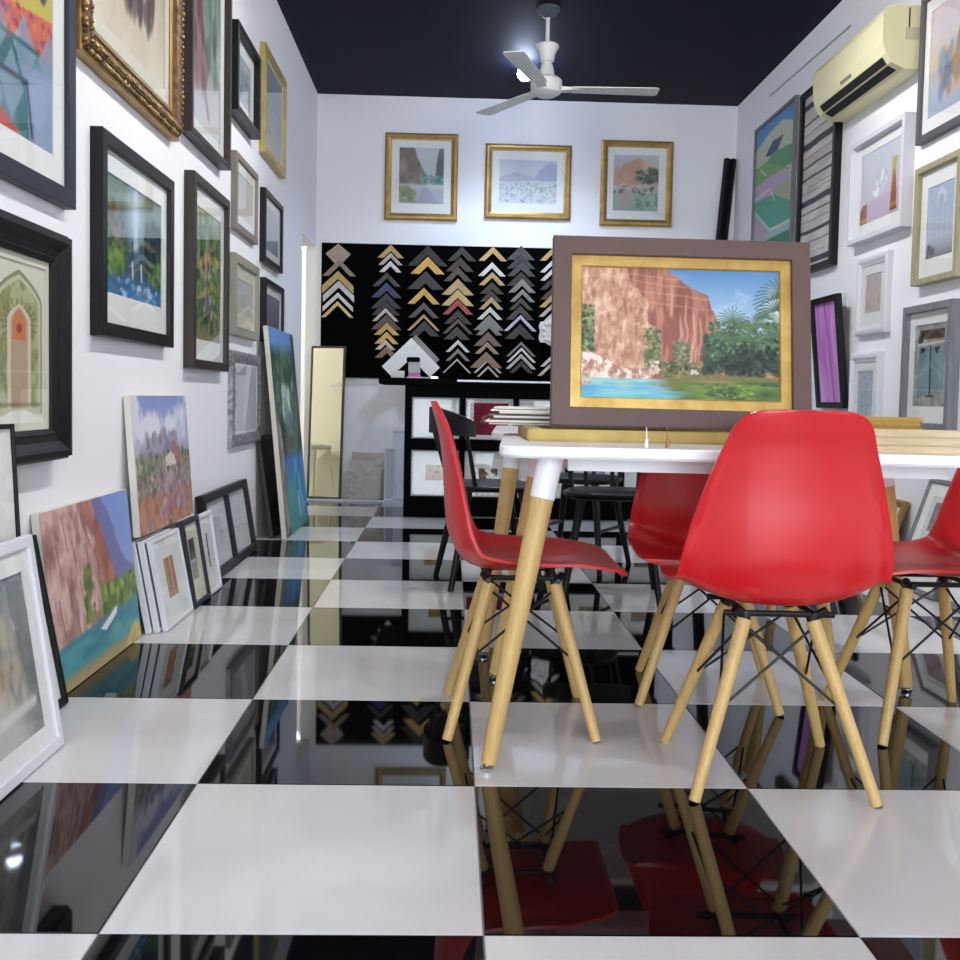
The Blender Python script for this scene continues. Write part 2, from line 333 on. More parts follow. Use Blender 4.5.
# --- the pictures
def a_main(wd, hg):
    A = Art(wd, hg, 280, 3); A.sat = .92
    A.grad([(.3,(190,206,218)),(.55,(170,196,216)),(.78,(128,168,204)),(1,(84,132,184))])
    A.put((222,228,236), np.clip((A.n(3.2,5,5,2)-.40)*4,0,.8)*np.clip((A.U-.42)*6,0,1)*np.clip((1-A.V)*5,.1,1))
    far = A.poly([(.16,1),(.43,1),(.49,.93),(.56,.85),(.63,.81),(.67,.7),(.70,.55),(.74,.1),(.2,.1)], .022)
    A.tex((132,76,64),(184,118,98),6,4,far,.3,.7); A.tex((142,84,70),(206,142,118),22,4,far*.6,.42,.6,seed=7)
    w = A.U+.05*(A.n(4,4,3,6)-.5)
    for x,y0,y1 in ((.46,.86,.6),(.53,.76,.33),(.565,.68,.25),(.60,.64,.3),(.50,.66,.4),(.55,.46,.2),(.58,.44,.22)):
        A.put((222,176,152), .6*far*np.clip(1.6-np.abs(w-x-.03*(A.V-y0))/.0045,0,1)*np.clip((y0-A.V)*20,0,1)*np.clip((A.V-y1)*20,0,1))
    h_ = A.V+.14*A.U+.05*(A.n(5,5,3,9)-.5)
    for y in (.985,.93,.86,.78): A.put((212,158,134), .4*far*np.clip(1.5-np.abs(h_-y)/.007,0,1)*np.clip((A.V-.6)*8,0,1))
    near = A.poly([(-.1,1.1),(.21,1.1),(.24,.9),(.28,.82),(.335,.74),(.34,.58),(.375,.55),(.36,.4),(.33,.3),(.36,.17),(-.1,.17)], .018, 9)
    A.tex((190,132,104),(228,182,150),8,6,near,.36,.64); A.tex((158,102,80),(238,200,172),24,15,near*.4,.4,.6,seed=5); A.tex((150,96,76),(232,190,160),50,28,near*.3,.38,.62,o=3,seed=15)
    for x,y,r in ((.22,.72,.08),(.25,.68,.07),(.1,.5,.1),(.17,.4,.08),(.28,.5,.06),(.06,.8,.06),(.14,.62,.05),(.30,.66,.05)): A.put((134,84,66), .55*near*A.ell(x+.012*(0),y,.014,r,.9))
    rock = A.poly([(-.1,.36),(.05,.34),(.12,.3),(.2,.24),(.3,.22),(.36,.17),(.3,.155),(-.1,.15)], .015, 12)
    A.tex((176,122,100),(246,222,206),22,16,rock,.4,.58,seed=9)
    A.dabs(260,(.32,.40,.22,.53),[(74,92,58),(106,120,78),(146,152,104)],.013); A.dabs(200,(.465,.545,.2,.44),[(98,116,84),(138,148,108),(70,86,60)],.013); A.dabs(260,(.40,.66,.17,.28),[(78,90,52),(112,116,68),(56,66,44),(140,140,90)],.014)
    A.dabs(260,(-.01,.065,.36,.7),[(72,98,66),(108,132,86),(48,70,50),(140,156,110)],.016)
    A.dabs(420,(.62,1.0,.2,.5),[(48,66,52),(66,88,64),(36,50,42)],.03); A.dabs(700,(.64,1.0,.34,.60),[(64,94,68),(92,124,82),(50,74,58),(120,146,100)],.014)
    A.put((38,46,44), .8*A.ell(.86,.32,.14,.12,.9)); A.dabs(150,(.72,1,.2,.42),[(36,46,42),(56,70,54)],.018)
    for cx,cy,r in ((.76,.60,.15),(.90,.57,.14),(.83,.47,.14),(.97,.5,.14),(.70,.48,.1),(.8,.56,.1),(.93,.64,.1)): A.palm(cx,cy,r,(84,112,80),17,.004)
    A.palm(1.0,.8,.2,(84,112,84),19,.005); A.palm(.985,.7,.16,(70,96,74),15,.005)
    A.put((92,84,70), .8*A.line(.765,.6,.77,.42,.006))
    A.grad([(0,(70,104,48)),(.1,(104,120,54)),(.2,(124,118,70))],1,np.clip((.19+.02*A.n(8)-A.V)*60,0,1)*np.clip((A.U-.36)*9,0,1))
    A.tex((58,78,40),(122,156,66),7,20,np.clip((.16-A.V)*30,0,1)*np.clip((A.U-.5)*6,0,1),seed=4)
    A.put((196,136,96), .7*A.ell(.66,.145,.13,.02,.9)); A.put((190,110,70), .7*A.ell(.95,.2,.06,.03,.9)); A.put((46,62,38), .7*A.ell(.93,.06,.1,.07,.9)); A.dabs(60,(.66,.88,.03,.12),[(150,186,76),(110,150,60),(80,116,50)],.014,.5); A.dabs(60,(.4,1,.16,.22),[(170,130,90),(120,120,70),(90,100,56)],.012,.5)
    wat = np.clip((.155-A.V+.012*A.n(6,20))*60,0,1)*np.clip((.60-A.U+.08*(A.V<.07)-.22*A.n(3,9))*7,0,1)
    A.grad([(0,(96,196,202)),(.08,(82,166,206)),(.13,(140,200,192)),(.18,(186,210,186))],1,wat)
    A.tex((86,160,200),(168,222,214),4,40,wat*.5,seed=8); A.put((200,220,190), .5*wat*A.ell(.22,.1,.06,.06,.9))
    A.dabs(60,(0,.05,.1,.2),[(226,196,178),(190,146,128)],.012); A.dabs(24,(.35,.4,.19,.29),[(240,224,204),(220,186,160)],.014); A.dabs(14,(.55,.6,.2,.23),[(220,212,196)],.01)
    return A
def a_canyon(wd, hg):
    A = Art(wd, hg, 130, 11)
    A.grad([(0,(150,175,220)),(1,(118,148,222))])
    A.put((112,106,160), A.poly([(.3,1.1),(.58,1.1),(.74,.85),(.88,.55),(1.1,.42),(1.1,0),(.3,0)],.03)*.75)
    A.tex((150,88,76),(206,134,108),6,4,A.poly([(.34,1.1),(.46,1.1),(.56,.9),(.68,.68),(.74,.5),(.78,.3),(.4,.2)],.025))
    near=A.poly([(-.1,1.1),(.36,1.1),(.42,.9),(.5,.7),(.58,.45),(.62,.22),(-.1,.15)],.02)
    A.tex((150,104,104),(226,178,164),4,3,near); A.dabs(130,(0,.52,.2,.95),[(216,170,164),(178,122,116),(232,198,180),(150,96,98)],.05,1.7,.6); A.tex((128,84,84),(228,186,172),9,5,near*.45,.42,.58,seed=8); [A.put((120,72,74), .55*near*A.line(x,y,x+.03,y-.2,.008)) for x, y in ((.12,.8),(.2,.95),(.28,.8),(.1,.5),(.2,.6),(.33,.55),(.26,.4),(.4,.45),(.42,.75))]
    A.put((0,0,0),0); A.dabs(40,(.36,.46,.3,.62),[(120,140,60),(96,118,52)],.035); A.dabs(220,(.56,1.0,.22,.44),[(110,140,58),(150,178,72),(84,108,60)],.045)
    A.grad([(0,(196,170,110)),(.05,(176,160,112)),(.1,(64,160,168)),(.22,(52,140,160)),(.3,(90,150,160))],1,np.clip((.24+.06*A.U-A.V+.03*A.n(5))*30,0,1))
    A.tex((40,128,150),(110,190,188),4,14,.5*np.clip((.24-A.V)*30,0,1)*np.clip((A.V-.08)*20,0,1)); A.put((232,236,240),A.poly([(.5,.22),(.72,.3),(.7,.25),(.56,.19)])); A.dabs(30,(.8,1,0,.1),[(206,176,96)],.04)
    return A
def a_flowers(wd, hg):
    A = Art(wd, hg, 110, 21)
    A.grad([(.5,(176,176,206)),(.75,(150,162,212)),(1,(126,146,210))]); A.put((226,226,238), np.clip((A.n(4,4,4)-.42)*5,0,.9)*np.clip((A.V-.45)*4,0,1))
    A.tex((130,124,142),(184,174,190),6,6,np.clip((.66-A.V+.16*A.n(4))*8-.6,0,1)); A.dabs(60,(.2,.75,.55,.72),[(132,122,150),(160,150,170)],.05)
    A.dabs(260,(0,1,.2,.55),[(104,120,86),(132,134,104),(150,120,120),(92,104,80)],.045); A.dabs(170,(0,1,.2,.5),[(196,150,140),(214,180,170),(172,140,160),(140,160,90)],.022)
    A.dabs(160,(0,1,0,.24),[(190,124,92),(206,146,112),(170,104,84)],.06); A.dabs(90,(.35,.9,.08,.4),[(166,134,156),(190,150,164),(150,108,128)],.04)
    A.put((222,206,190),A.poly([(.5,.52),(.62,.56),(.74,.5),(.7,.45),(.52,.46)])); A.put((170,112,104),A.poly([(.66,.58),(.7,.66),(.82,.5),(.72,.45)])); A.put((112,72,96),.8*A.line(.78,.5,.8,.2,.008))
    return A
def a_waterfall(wd, hg):
    A = Art(wd, hg, 70, 31)
    A.grad([(.8,(60,100,110)),(.92,(96,152,220)),(1,(86,150,224))]); A.tex((28,60,44),(84,128,84),6,5,np.clip((.9-A.V+.08*A.n(4))*14,0,1))
    A.dabs(120,(.05,.8,.55,.86),[(70,118,84),(110,150,110),(40,80,60)],.03); A.put((40,52,70),A.poly([(.85,1),(1,.98),(1,.3),(.9,.4)],.02)*.8)
    A.dabs(50,(.3,.6,.55,.72),[(190,206,196),(150,176,160)],.02,2); A.put((96,120,160),.6*A.ell(.5,.53,.2,.08)); A.put((70,92,60),.8*A.ell(.5,.44,.22,.04))
    A.tex((170,160,140),(112,100,84),8,5,A.poly([(0,.62),(.14,.52),(.2,.3),(.2,.05),(0,0)],.02))
    A.grad([(0,(70,150,150)),(.2,(64,170,170)),(.34,(52,120,200)),(.42,(40,84,150))],1,np.clip((.4-A.V)*30,0,1)*np.clip((A.U-.16)*12,0,1)); A.dabs(30,(.6,.95,.08,.36),[(60,140,220),(90,180,230)],.04,2)
    A.put((30,44,70),A.line(.62,.27,.6,.18,.012)); A.put((232,222,216),A.line(.62,.18,.66,.06,.012))
    return A
def a_geo(wd, hg):
    A = Art(wd, hg, 120, 41); A.tex((58,112,120),(120,160,168),3,3,1,seed=2); P = A.poly; A.sat = .95
    A.put((206,192,98), P([(-.1,1.1),(1.1,1.1),(1.1,.62),(.6,.55),(-.1,.46)])); A.put((90,76,92), A.ell(.9,.76,.05,.08)); A.put((70,64,66), .8*A.line(.7,1,.7,.7,.008))
    A.put((218,116,92), P([(-.1,.5),(.6,.58),(1.1,.66),(1.1,.46),(.7,.43),(-.1,.38)])); A.dabs(90,(.3,1,.42,.6),[(190,70,92),(228,136,96),(146,92,140)],.022)
    for cx, cy in ((.46,.44),(.72,.42),(.97,.42),(.6,.22),(.85,.22),(.42,.14)): A.put((150,166,190), .75*P([(cx,cy+.16),(cx+.11,cy),(cx,cy-.16),(cx-.11,cy)]))
    A.put((150,164,200), .8*P([(.72,.34),(1.1,.4),(1.1,-.1),(.78,-.1)])); A.put((190,92,92), P([(-.1,.14),(.5,.09),(.78,-.02),(-.1,-.1)])); A.put((52,62,80), .85*np.maximum(A.line(.2,.25,.74,.27,.012),A.line(.74,.27,.79,.04,.014))); A.put((36,104,106), .8*A.line(.2,.42,.85,.44,.012)); A.put((40,100,100), .7*P([(.3,.38),(.45,.42),(.4,.28)]))
    return A
def a_arch(wd, hg):
    A = Art(wd, hg, 110, 51); A.put((226,222,204)); 
    def arch(x0,x1,y0,y1,yt):
        c = (x0+x1)/2; h = (x1-x0)/2; r = [(c+h*(1-(q/10)**1.7), y1+(yt-y1)*q/10) for q in range(0, 11)]
        return A.poly([(x0,y0),(x1,y0)]+[(x, y) for x, y in r]+[(2*c-x, y) for x, y in r[::-1]])
    A.put((150,150,104),arch(.06,.94,.06,.76,.95)); A.put((206,206,170),arch(.09,.91,.06,.75,.92)); A.tex((150,152,96),(188,190,140),14,14,arch(.13,.87,.1,.74,.89),seed=3)
    for i in range(22):
        q=PI*i/11; A.put((128,112,72),.7*A.line(.5+.16*math.cos(q),.62+.07*math.sin(q),.5+.34*math.cos(q),.62+.15*math.sin(q),.006))
    A.put((222,206,180),arch(.28,.72,.1,.64,.74)); A.put((196,166,128),arch(.34,.66,.1,.62,.72)); A.put((226,128,84),arch(.38,.62,.52,.62,.71)); A.put((190,70,52),A.ell(.5,.59,.06,.035)); A.put((120,116,84),.7*A.line(.1,.12,.9,.12,.01)); A.put((236,236,226),A.poly([(0,0),(1,0),(.95,.03),(.6,.09),(.4,.09),(.05,.03)]))
    return A
def a_falls(wd, hg):
    A = Art(wd, hg, 90, 61); A.grad([(0,(60,120,180)),(.3,(50,92,110)),(.7,(64,110,104)),(.86,(120,140,120)),(1,(96,110,104))])
    A.put((176,204,226),A.ell(.5,.75,.22,.4,.9)); A.dabs(140,(0,.32,.25,.75),[(52,70,56),(92,112,64),(130,110,86)],.06); A.dabs(140,(.68,1,.25,.75),[(36,52,60),(60,84,76),(40,64,52)],.06)
    A.dabs(60,(0,.3,.2,.42),[(120,160,60),(80,130,60)],.05); A.dabs(50,(.75,1,.2,.4),[(110,150,70),(60,100,60)],.05); A.put((196,214,226),.8*A.line(.5,.95,.5,.5,.06))
    A.dabs(60,(.2,.9,0,.18),[(50,110,190),(90,160,220),(170,206,230)],.06,.5)
    for x in (.44,.6): A.put((60,60,84),A.line(x,.5,x,.34,.022)); A.put((226,220,220),A.line(x,.33,x+.01,.2,.018))
    return A
def a_green(wd, hg):
    A = Art(wd, hg, 60, 71); A.grad([(0,(150,140,100)),(.3,(120,130,84)),(.8,(84,120,72)),(1,(170,186,160))]); A.dabs(260,(0,1,.1,.95),[(84,122,70),(120,150,84),(56,92,58),(150,150,110)],.07)
    A.put((178,120,104),A.ell(.45,.62,.1,.1)); A.put((110,120,150),A.ell(.5,.3,.16,.1,.9)); A.dabs(40,(.2,.8,.2,.6),[(196,176,160),(90,80,110)],.03); A.put((120,96,70),.7*A.line(.5,.7,.52,.2,.02))
    return A
def a_orient(wd, hg):
    A = Art(wd, hg, 80, 81); A.grad([(0,(232,226,206)),(.25,(226,214,188)),(.45,(212,200,188)),(.8,(190,186,188)),(1,(176,174,180))]); A.tex((206,172,146),(230,216,194),4,3,np.clip((.75-A.V)*6,0,1)*.35)
    A.dabs(70,(.35,.8,.3,.75),[(120,96,90),(86,78,88),(160,120,104),(196,160,140)],.05,2.6); A.put((190,150,120),.6*A.ell(.3,.4,.2,.08)); return A
def a_tall(wd, hg):
    A = Art(wd, hg, 60, 91); A.sat = .5; A.grad([(0,(206,208,214)),(.25,(196,190,200)),(.5,(130,130,120)),(1,(96,130,110))]); A.dabs(60,(.15,.5,.3,1),[(150,84,92),(120,70,84),(180,120,120)],.07,2); A.dabs(50,(.5,1,.4,1),[(110,160,130),(150,180,160),(84,110,96)],.07,2); A.put((140,110,130),.7*A.line(.4,.3,.6,.1,.03)); return A
def wash(cols, seed, box_=(.1,.9,.2,.8), dcol=None, nd=40, res=44, sz=.06, asp=1):
    def fn(wd, hg):
        A = Art(wd, hg, res, seed); k = len(cols)-1; A.grad([(i/k, c) for i, c in enumerate(cols)]); A.tex(cols[0], cols[-1], 3, 3, .18, seed=2)
        if dcol: A.dabs(nd, box_, dcol, sz, asp)
        return A
    return fn
def a_wadi(wd, hg):
    A = Art(wd, hg, 60, 101); A.grad([(0,(176,180,196)),(.4,(196,206,210)),(1,(206,210,216))]); A.tex((132,122,112),(172,158,146),4,3,A.poly([(-.1,1.1),(.3,1.1),(.42,.8),(.6,.5),(.6,.3),(-.1,.3)],.02)); A.tex((116,120,116),(150,150,146),4,3,A.poly([(1.1,1.1),(.92,1.1),(.84,.8),(.8,.4),(1.1,.3)],.02)); A.dabs(60,(.5,1,.36,.5),[(96,146,136),(130,170,160)],.04); A.put((220,222,220),.7*A.line(0,.33,1,.31,.03)); A.dabs(60,(0,.35,.05,.3),[(130,146,110),(170,170,130)],.05); A.put((164,160,190),.6*A.poly([(.55,.3),(.62,.3),(.9,0),(.4,0)])); return A
def a_village(wd, hg):
    A = Art(wd, hg, 60, 103); A.grad([(0,(214,218,222)),(.5,(206,214,222)),(1,(206,208,222))]); A.put((150,160,204),.6*A.poly([(.55,.55),(.7,.75),(.85,.95),(1.1,.9),(1.1,.5)],.02)); A.put((176,176,196),.6*A.poly([(0,.6),(.3,.72),(.55,.62),(.8,.55),(0,.5)],.02)); A.dabs(420,(0,1,.05,.5),[(140,156,160),(220,222,220),(166,174,168),(200,204,198),(120,134,142)],.022,.7,.7); return A
def a_reflect(wd, hg):
    A = Art(wd, hg, 60, 105); A.grad([(0,(150,176,170)),(.4,(190,186,186)),(.6,(206,170,150)),(1,(196,206,222))]); A.tex((206,160,136),(222,190,170),3,3,A.poly([(0,.65),(.25,.85),(.6,.95),(.9,.8),(1.1,.5),(0,.45)],.03)); A.dabs(60,(.5,1,.5,.75),[(96,110,96),(130,140,120)],.05); A.dabs(50,(0,1,.3,.45),[(210,190,190),(120,120,110)],.04); A.put((200,160,150),.6*A.ell(.25,.2,.14,.2)); A.dabs(40,(.5,1,.05,.3),[(110,150,130),(150,180,170)],.05); return A
def a_abstract(wd, hg):
    A = Art(wd, hg, 110, 111); A.grad([(.5,(150,190,180)),(.8,(90,150,200)),(1,(70,136,204))]); P = lambda pts: A.poly([(x, y-.2*(x-.5)) for x, y in pts])
    A.put((190,196,170),P([(0,.75),(.35,.88),(.7,.97),(1,.95),(1,.6),(0,.5)])); A.put((60,76,130),P([(.25,.7),(.45,.82),(.72,.86),(.55,.72)])); A.put((84,160,110),P([(.2,.62),(.5,.74),(1,.8),(1,.66),(.6,.6)])); A.put((120,176,96),P([(0,.6),(.3,.66),(.9,.62),(0,.44)])); A.put((186,160,196),P([(0,.46),(.4,.55),(.8,.62),(.8,.5),(.4,.4),(0,.36)])); A.put((170,176,140),P([(.5,.46),(1,.56),(1,.4),(.6,.36)])); A.put((70,170,140),P([(0,.34),(.5,.42),(1,.38),(1,.26),(.45,.16),(0,.26)])); A.put((176,156,180),P([(0,.24),(.4,.14),(.3,.05),(0,.1)])); A.put((40,130,96),P([(.3,.06),(1,.2),(1,-.1),(0,-.1)]))
    for l in ((0,.36,.4,.46),(.4,.46,.55,.38),(0,.27,.45,.15),(.45,.15,1,.26),(.15,.6,.3,.56)): A.put((220,224,200),.8*A.line(l[0],l[1]-.2*(l[0]-.5),l[2],l[3]-.2*(l[2]-.5),.008))
    return A
def a_stripes(wd, hg):
    A = Art(wd, hg, 90, 113); A.put((206,196,192)); A.tex((196,184,180),(220,212,206),6,30,1)
    w = A.V+.02*(A.n(3,3)-.5)
    for y, h in ((.95,.03),(.85,.012),(.79,.006),(.72,.035),(.655,.006),(.6,.014),(.53,.014),(.475,.004),(.45,.006),(.39,.03),(.33,.01),(.28,.006),(.22,.02),(.16,.008),(.1,.004),(.05,.03),(.02,.006)): A.put((58,56,74),np.clip((h*.62-np.abs(w+.01-y))/.004,0,1))
    return A
def a_purple(wd, hg):
    A = Art(wd, hg, 44, 115); A.sat = .9; A.tex((176,92,186),(226,176,228),7,1.3,1,.3,.7); A.tex((196,110,200),(238,206,240),22,2,.5,seed=4); A.put((156,60,160),.6*A.line(.45,1,.62,0,.03)); return A
def a_towers(wd, hg):
    A = Art(wd, hg, 90, 117); A.grad([(0,(196,176,200)),(.3,(206,196,212)),(1,(206,212,226))]); A.put((196,160,196),.5*A.poly([(0,0),(1,0),(1,.35),(.3,.3),(0,.2)])); A.grad([(.05,(90,40,30)),(.12,(206,140,60)),(.2,(160,84,60)),(.5,(186,120,80)),(.62,(206,190,120))],1,A.poly([(.72,.06),(.88,.06),(.86,.4),(.84,.6),(.88,.76),(.74,.76),(.76,.5)])); A.grad([(0,(90,44,34)),(.05,(206,150,84)),(.12,(150,84,64)),(.3,(170,96,80))],1,A.poly([(0,0),(.18,0),(.17,.28),(.06,.28),(0,.2)])); A.dabs(30,(.38,.62,.4,.66),[(176,186,206),(230,232,240)],.05,1.6); A.dabs(10,(.3,.45,.36,.42),[(240,240,246)],.04); return A
def a_arches(wd, hg):
    A = Art(wd, hg, 50, 119); A.grad([(0,(90,90,92)),(.12,(140,140,140)),(.3,(176,186,206)),(1,(170,184,214))]); A.put((204,212,230),A.poly([(.35,.85),(.5,.97),(.68,.85),(.66,.72),(.36,.72)])); A.put((150,164,196),.7*A.ell(.5,.78,.12,.1)); 
    for x in (.25,.45,.65,.85): A.put((150,164,190),.7*A.line(x,.7,x,.2,.012))
    A.dabs(20,(0,.3,.03,.2),[(50,50,54),(90,90,94)],.05); return A
def a_bluedoor(wd, hg):
    A = Art(wd, hg, 50, 121); A.put((160,158,152)); A.tex((136,136,132),(186,184,176),8,8,.7); A.sat = .55; A.put((92,140,156),A.poly([(.12,.1),(.5,.16),(.5,.72),(.16,.72)])); A.put((110,150,150),A.poly([(.5,.16),(.92,.2),(.92,.7),(.5,.72)])); A.tex((90,140,160),(150,186,186),9,3,.45*A.poly([(.12,.1),(.92,.16),(.92,.72),(.16,.72)])); A.put((96,66,44),A.poly([(.1,.8),(.9,.82),(.9,.93),(.15,.92)])); A.put((30,28,28),A.poly([(.12,.84),(.28,.9),(.25,.78),(.12,.76)])); A.put((220,218,206),A.line(.1,.75,.9,.77,.012)); A.put((40,42,46),np.maximum(A.line(.5,.72,.52,.14,.014),A.line(.4,.13,.62,.13,.012))); A.put((44,46,50),A.poly([(.2,.72),(.36,.72),(.3,.66),(.2,.64)])); A.put((60,66,70),A.poly([(.6,.72),(.8,.72),(.7,.62)])); return A
def sketch(seed, ink, paper=(226,226,226), n=26, box_=(.3,.7,.25,.75)):
    def fn(wd, hg):
        A = Art(wd, hg, 40, seed); A.put(paper)
        for _ in range(n):
            x, y = A.rs.uniform(*box_[:2]), A.rs.uniform(*box_[2:]); A.put(ink, .5*A.line(x, y, x+A.rs.uniform(-.08,.08), y+A.rs.uniform(-.1,.1), .012))
        return A
    return fn
def plainart(col, seed=5, col2=None, res=24): return wash([col2 or col, col], seed, res=res)
# ------------------------------------------------------------------ frames, canvases
def sweep(bm, wd, hg, prof):
    """closed moulding profile (inset from outer edge, height above the back) mitred round a rectangle"""
    rings = []
    for s, h in prof:
        rings.append([bm.verts.new(p) for p in ((-wd/2+s,-h,s),(wd/2-s,-h,s),(wd/2-s,-h,hg-s),(-wd/2+s,-h,hg-s))])
    k = len(rings)
    for i in range(k):
        A_, B_ = rings[i], rings[(i+1) % k]
        for j in range(4): bm.faces.new((A_[j], A_[(j+1) % 4], B_[(j+1) % 4], B_[j]))
def profile(kind, fw, d):
    if kind == 'flat': return [(0,0),(0,d-.002),(.002,d),(fw-.002,d),(fw,d-.003),(fw,0)]
    if kind == 'scoop': return [(0,0),(0,d*.72),(fw*.08,d*.8),(fw*.1,d*.97),(fw*.3,d),(fw*.42,d*.9),(fw*.6,d*.7),(fw*.8,d*.62),(fw*.84,d*.68),(fw,d*.55),(fw,0)]
    if kind == 'bevel': return [(0,0),(0,d*.8),(fw*.25,d),(fw*.55,d),(fw*.75,d*.82),(fw,d*.7),(fw,0)]
    if kind == 'ornate': return [(0,0),(0,d*.6),(fw*.12,d*.7),(fw*.2,d*.98),(fw*.4,d),(fw*.62,d*.8),(fw*.72,d*.5),(fw*.8,d*.55),(fw,d*.5),(fw,0)]
def picture(name, label, cat, wd, hg, fw, d, fm, mw, art, loc, rotz=0, rotx=0, kind='flat', mount=None, glass=True, slip=None, group=None, roty=0, pm=None):
    t = thing(name, loc, rotz, rotx, label, cat, group, roty)
    bm = bmesh.new(); sweep(bm, wd, hg, profile(kind, fw, d)); obj('frame', bm, fm, t)
    di = min(d*.45, .02); ins = fw-.002
    boxo('backing', (-wd/2+.004, wd/2-.004, -.005, 0, .004, hg-.004), MDF, t)
    if isinstance(mw, (int, float)): mw = (mw, mw, mw, mw)       # left, right, bottom, top
    x0, x1, z0, z1 = -wd/2+fw+mw[0], wd/2-fw-mw[1], fw+mw[2], hg-fw-mw[3]
    if slip:
        bm = bmesh.new(); sw, sm, sd = slip; q = []
        sweep_o = [(fw-.004, di+.002),(fw-.004, sd),(fw+sw*.9, sd),(fw+sw, sd-.005),(fw+sw, di+.002)]
        sweep(bm, wd, hg, sweep_o); obj('slip', bm, sm, t); x0 += sw; x1 -= sw; z0 += sw; z1 -= sw
    elif max(mw) > .001:
        bm = bmesh.new(); o0, o1, p0, p1 = -wd/2+ins, wd/2-ins, ins, hg-ins; ya, yb = -di-.004, -di
        for xa, xb, za, zb in ((o0,x0,p0,p1),(x1,o1,p0,p1),(x0,x1,p0,z0),(x0,x1,z1,p1)): box(bm, xa, xb, ya, yb, za, zb)
        obj('mount', bm, mount or MOUNT, t)
    e = .003
    art_mesh('artwork', art(x1-x0, z1-z0), x0-e, x1+e, z0-e, z1+e, -di+.0005 if max(mw) > .001 or slip else -di, pm or (M_PRINT if glass else M_OIL), t)
    if glass: pane('glass', -wd/2+ins, wd/2-ins, -di-.0075, ins, hg-ins, t)
    return t
def canvas(name, label, wd, hg, d, art, loc, rotz=0, rotx=0, edge=None):
    t = thing(name, loc, rotz, rotx, label, 'painting')
    boxo('stretched_canvas', (-wd/2, wd/2, -d, 0, 0, hg), edge or CANV, t, bevel=.002)
    art_mesh('painted_face', art(wd, hg), -wd/2+.001, wd/2-.001, .001, hg-.001, -d-.0012, M_OIL, t)
    return t
FR_BLACK = mat('black_frame_lacquer', (9,9,12), .4, spec=.35)
FR_SLATE = mat('slate_frame', (42,44,54), .45, spec=.35)
FR_BROWN = mat('dark_brown_frame', (50,36,32), .45, rgb2=(38,27,25), nscale=10, stretch=(8,8,1))
FR_TAUPE = mat('taupe_frame', (128,116,108), .5)
FR_GREYGREEN = mat('grey_green_frame', (152,150,134), .5, noise=.15)
FR_GOLD = mat('gold_leaf', (172,142,88), .42, metal=.6, rgb2=(146,116,66), nscale=14)
FR_PALEGOLD = mat('pale_gold_leaf', (206,186,120), .4, metal=.5, rgb2=(182,160,96), nscale=12)
FR_BRONZE = mat('bronzed_ornament', (120,88,50), .4, metal=.5, rgb2=(66,44,28), nscale=40, bump=1, bscale=120)
FR_SILVER = mat('antique_silver', (176,176,182), .4, metal=.4, rgb2=(96,96,102), nscale=40, bump=.6, bscale=120)
FR_WHITE = mat('white_frame', (216,216,221), .5)
FR_GREY = mat('grey_wood_frame', (126,126,130), .55, rgb2=(108,108,112), nscale=8, stretch=(6,6,1))
FR_OLIVE = mat('pale_wood_frame', (172,164,132), .5, rgb2=(152,144,112), nscale=8, stretch=(6,6,1))
FR_BOX = mat('brown_painting_frame', (98,72,66), .5, noise=.12)
SLIPG = mat('gold_slip', (206,172,100), .4, metal=.45, rgb2=(176,138,68), nscale=18)
def left(TL, BR, d, x=None):
    """front-face corners on the left wall -> (location, width, height)"""
    a, b = hit(*TL, 0, XL+d), hit(*BR, 0, XL+d)
    return (XL, (a[1]+b[1])/2, b[2]), b[1]-a[1], a[2]-b[2]
def right(TL, BR, d):
    a, b = hit(*TL, 0, XR-d), hit(*BR, 0, XR-d)
    return (XR, (a[1]+b[1])/2, b[2]), a[1]-b[1], a[2]-b[2]
RZL, RZR = PI/2, -PI/2
G_LEFT = 'framed pictures hung on the left wall'
def hangL(name, label, TL, BR, d, fw, fm, mw, art, ylz=None, **k):
    if ylz: (y0, y1, z0, z1) = ylz; loc, wd, hg = (XL, (y0+y1)/2, z0), y1-y0, z1-z0
    else: loc, wd, hg = left(TL, BR, d)
    return picture(name, label, 'picture', wd, hg, fw, d, fm, mw, art, loc, RZL, group=G_LEFT, **k)
hangL('framed_print', 'teal, red and yellow geometric print in a slate frame above the arch picture', None, None, .035, .05, FR_SLATE, .075, a_geo, ylz=(2.05, 2.925, 1.36, 2.16))
ob = hangL('framed_print', 'sandy desert figures print in a heavy ornate gold frame', None, None, .055, .10, FR_BRONZE, .05, a_orient, ylz=(2.96, 3.99, 1.83, 2.75), kind='ornate', mount=MOUNTG)
bm = bmesh.new(); random.seed(4); wd, hg = 1.03, .92
for sx, ln in ((0, wd), (1, hg)):
    for side in (0, 1):
        n = int(ln/.022)
        for i in range(n+1):
            q = .03+(ln-.06)*i/n; r = random.uniform(.008, .014)
            for ins_, yy in ((.032, -.055), (.012, -.043)):
                if sx == 0: c = (-wd/2+q+random.uniform(-.004,.004), yy, ins_ if side == 0 else hg-ins_)
                else: c = (-wd/2+ins_ if side == 0 else wd/2-ins_, yy, q+random.uniform(-.004,.004))
                bmesh.ops.create_icosphere(bm, subdivisions=1, radius=r*random.uniform(.7,1), matrix=Matrix.Translation(c))
obj('carved_beading', bm, mat('speckled_bronze', (176,144,92), .4, metal=.5, rgb2=(70,46,30), nscale=30), ob, smooth=True)['kind'] = 'stuff'
bm = bmesh.new(); sweep(bm, wd+.012, hg+.012, [(0,0),(0,.034),(.012,.036),(.02,.03),(.02,0)]); o = obj('outer_edge', bm, FR_GOLD, ob); o.location.z = -.006
bm = bmesh.new(); sweep(bm, wd-.16, hg-.16, [(0,.03),(0,.034),(.014,.034),(.02,.026),(.02,.024)]); o = obj('inner_edge', bm, FR_GOLD, ob); o.location.z = .08
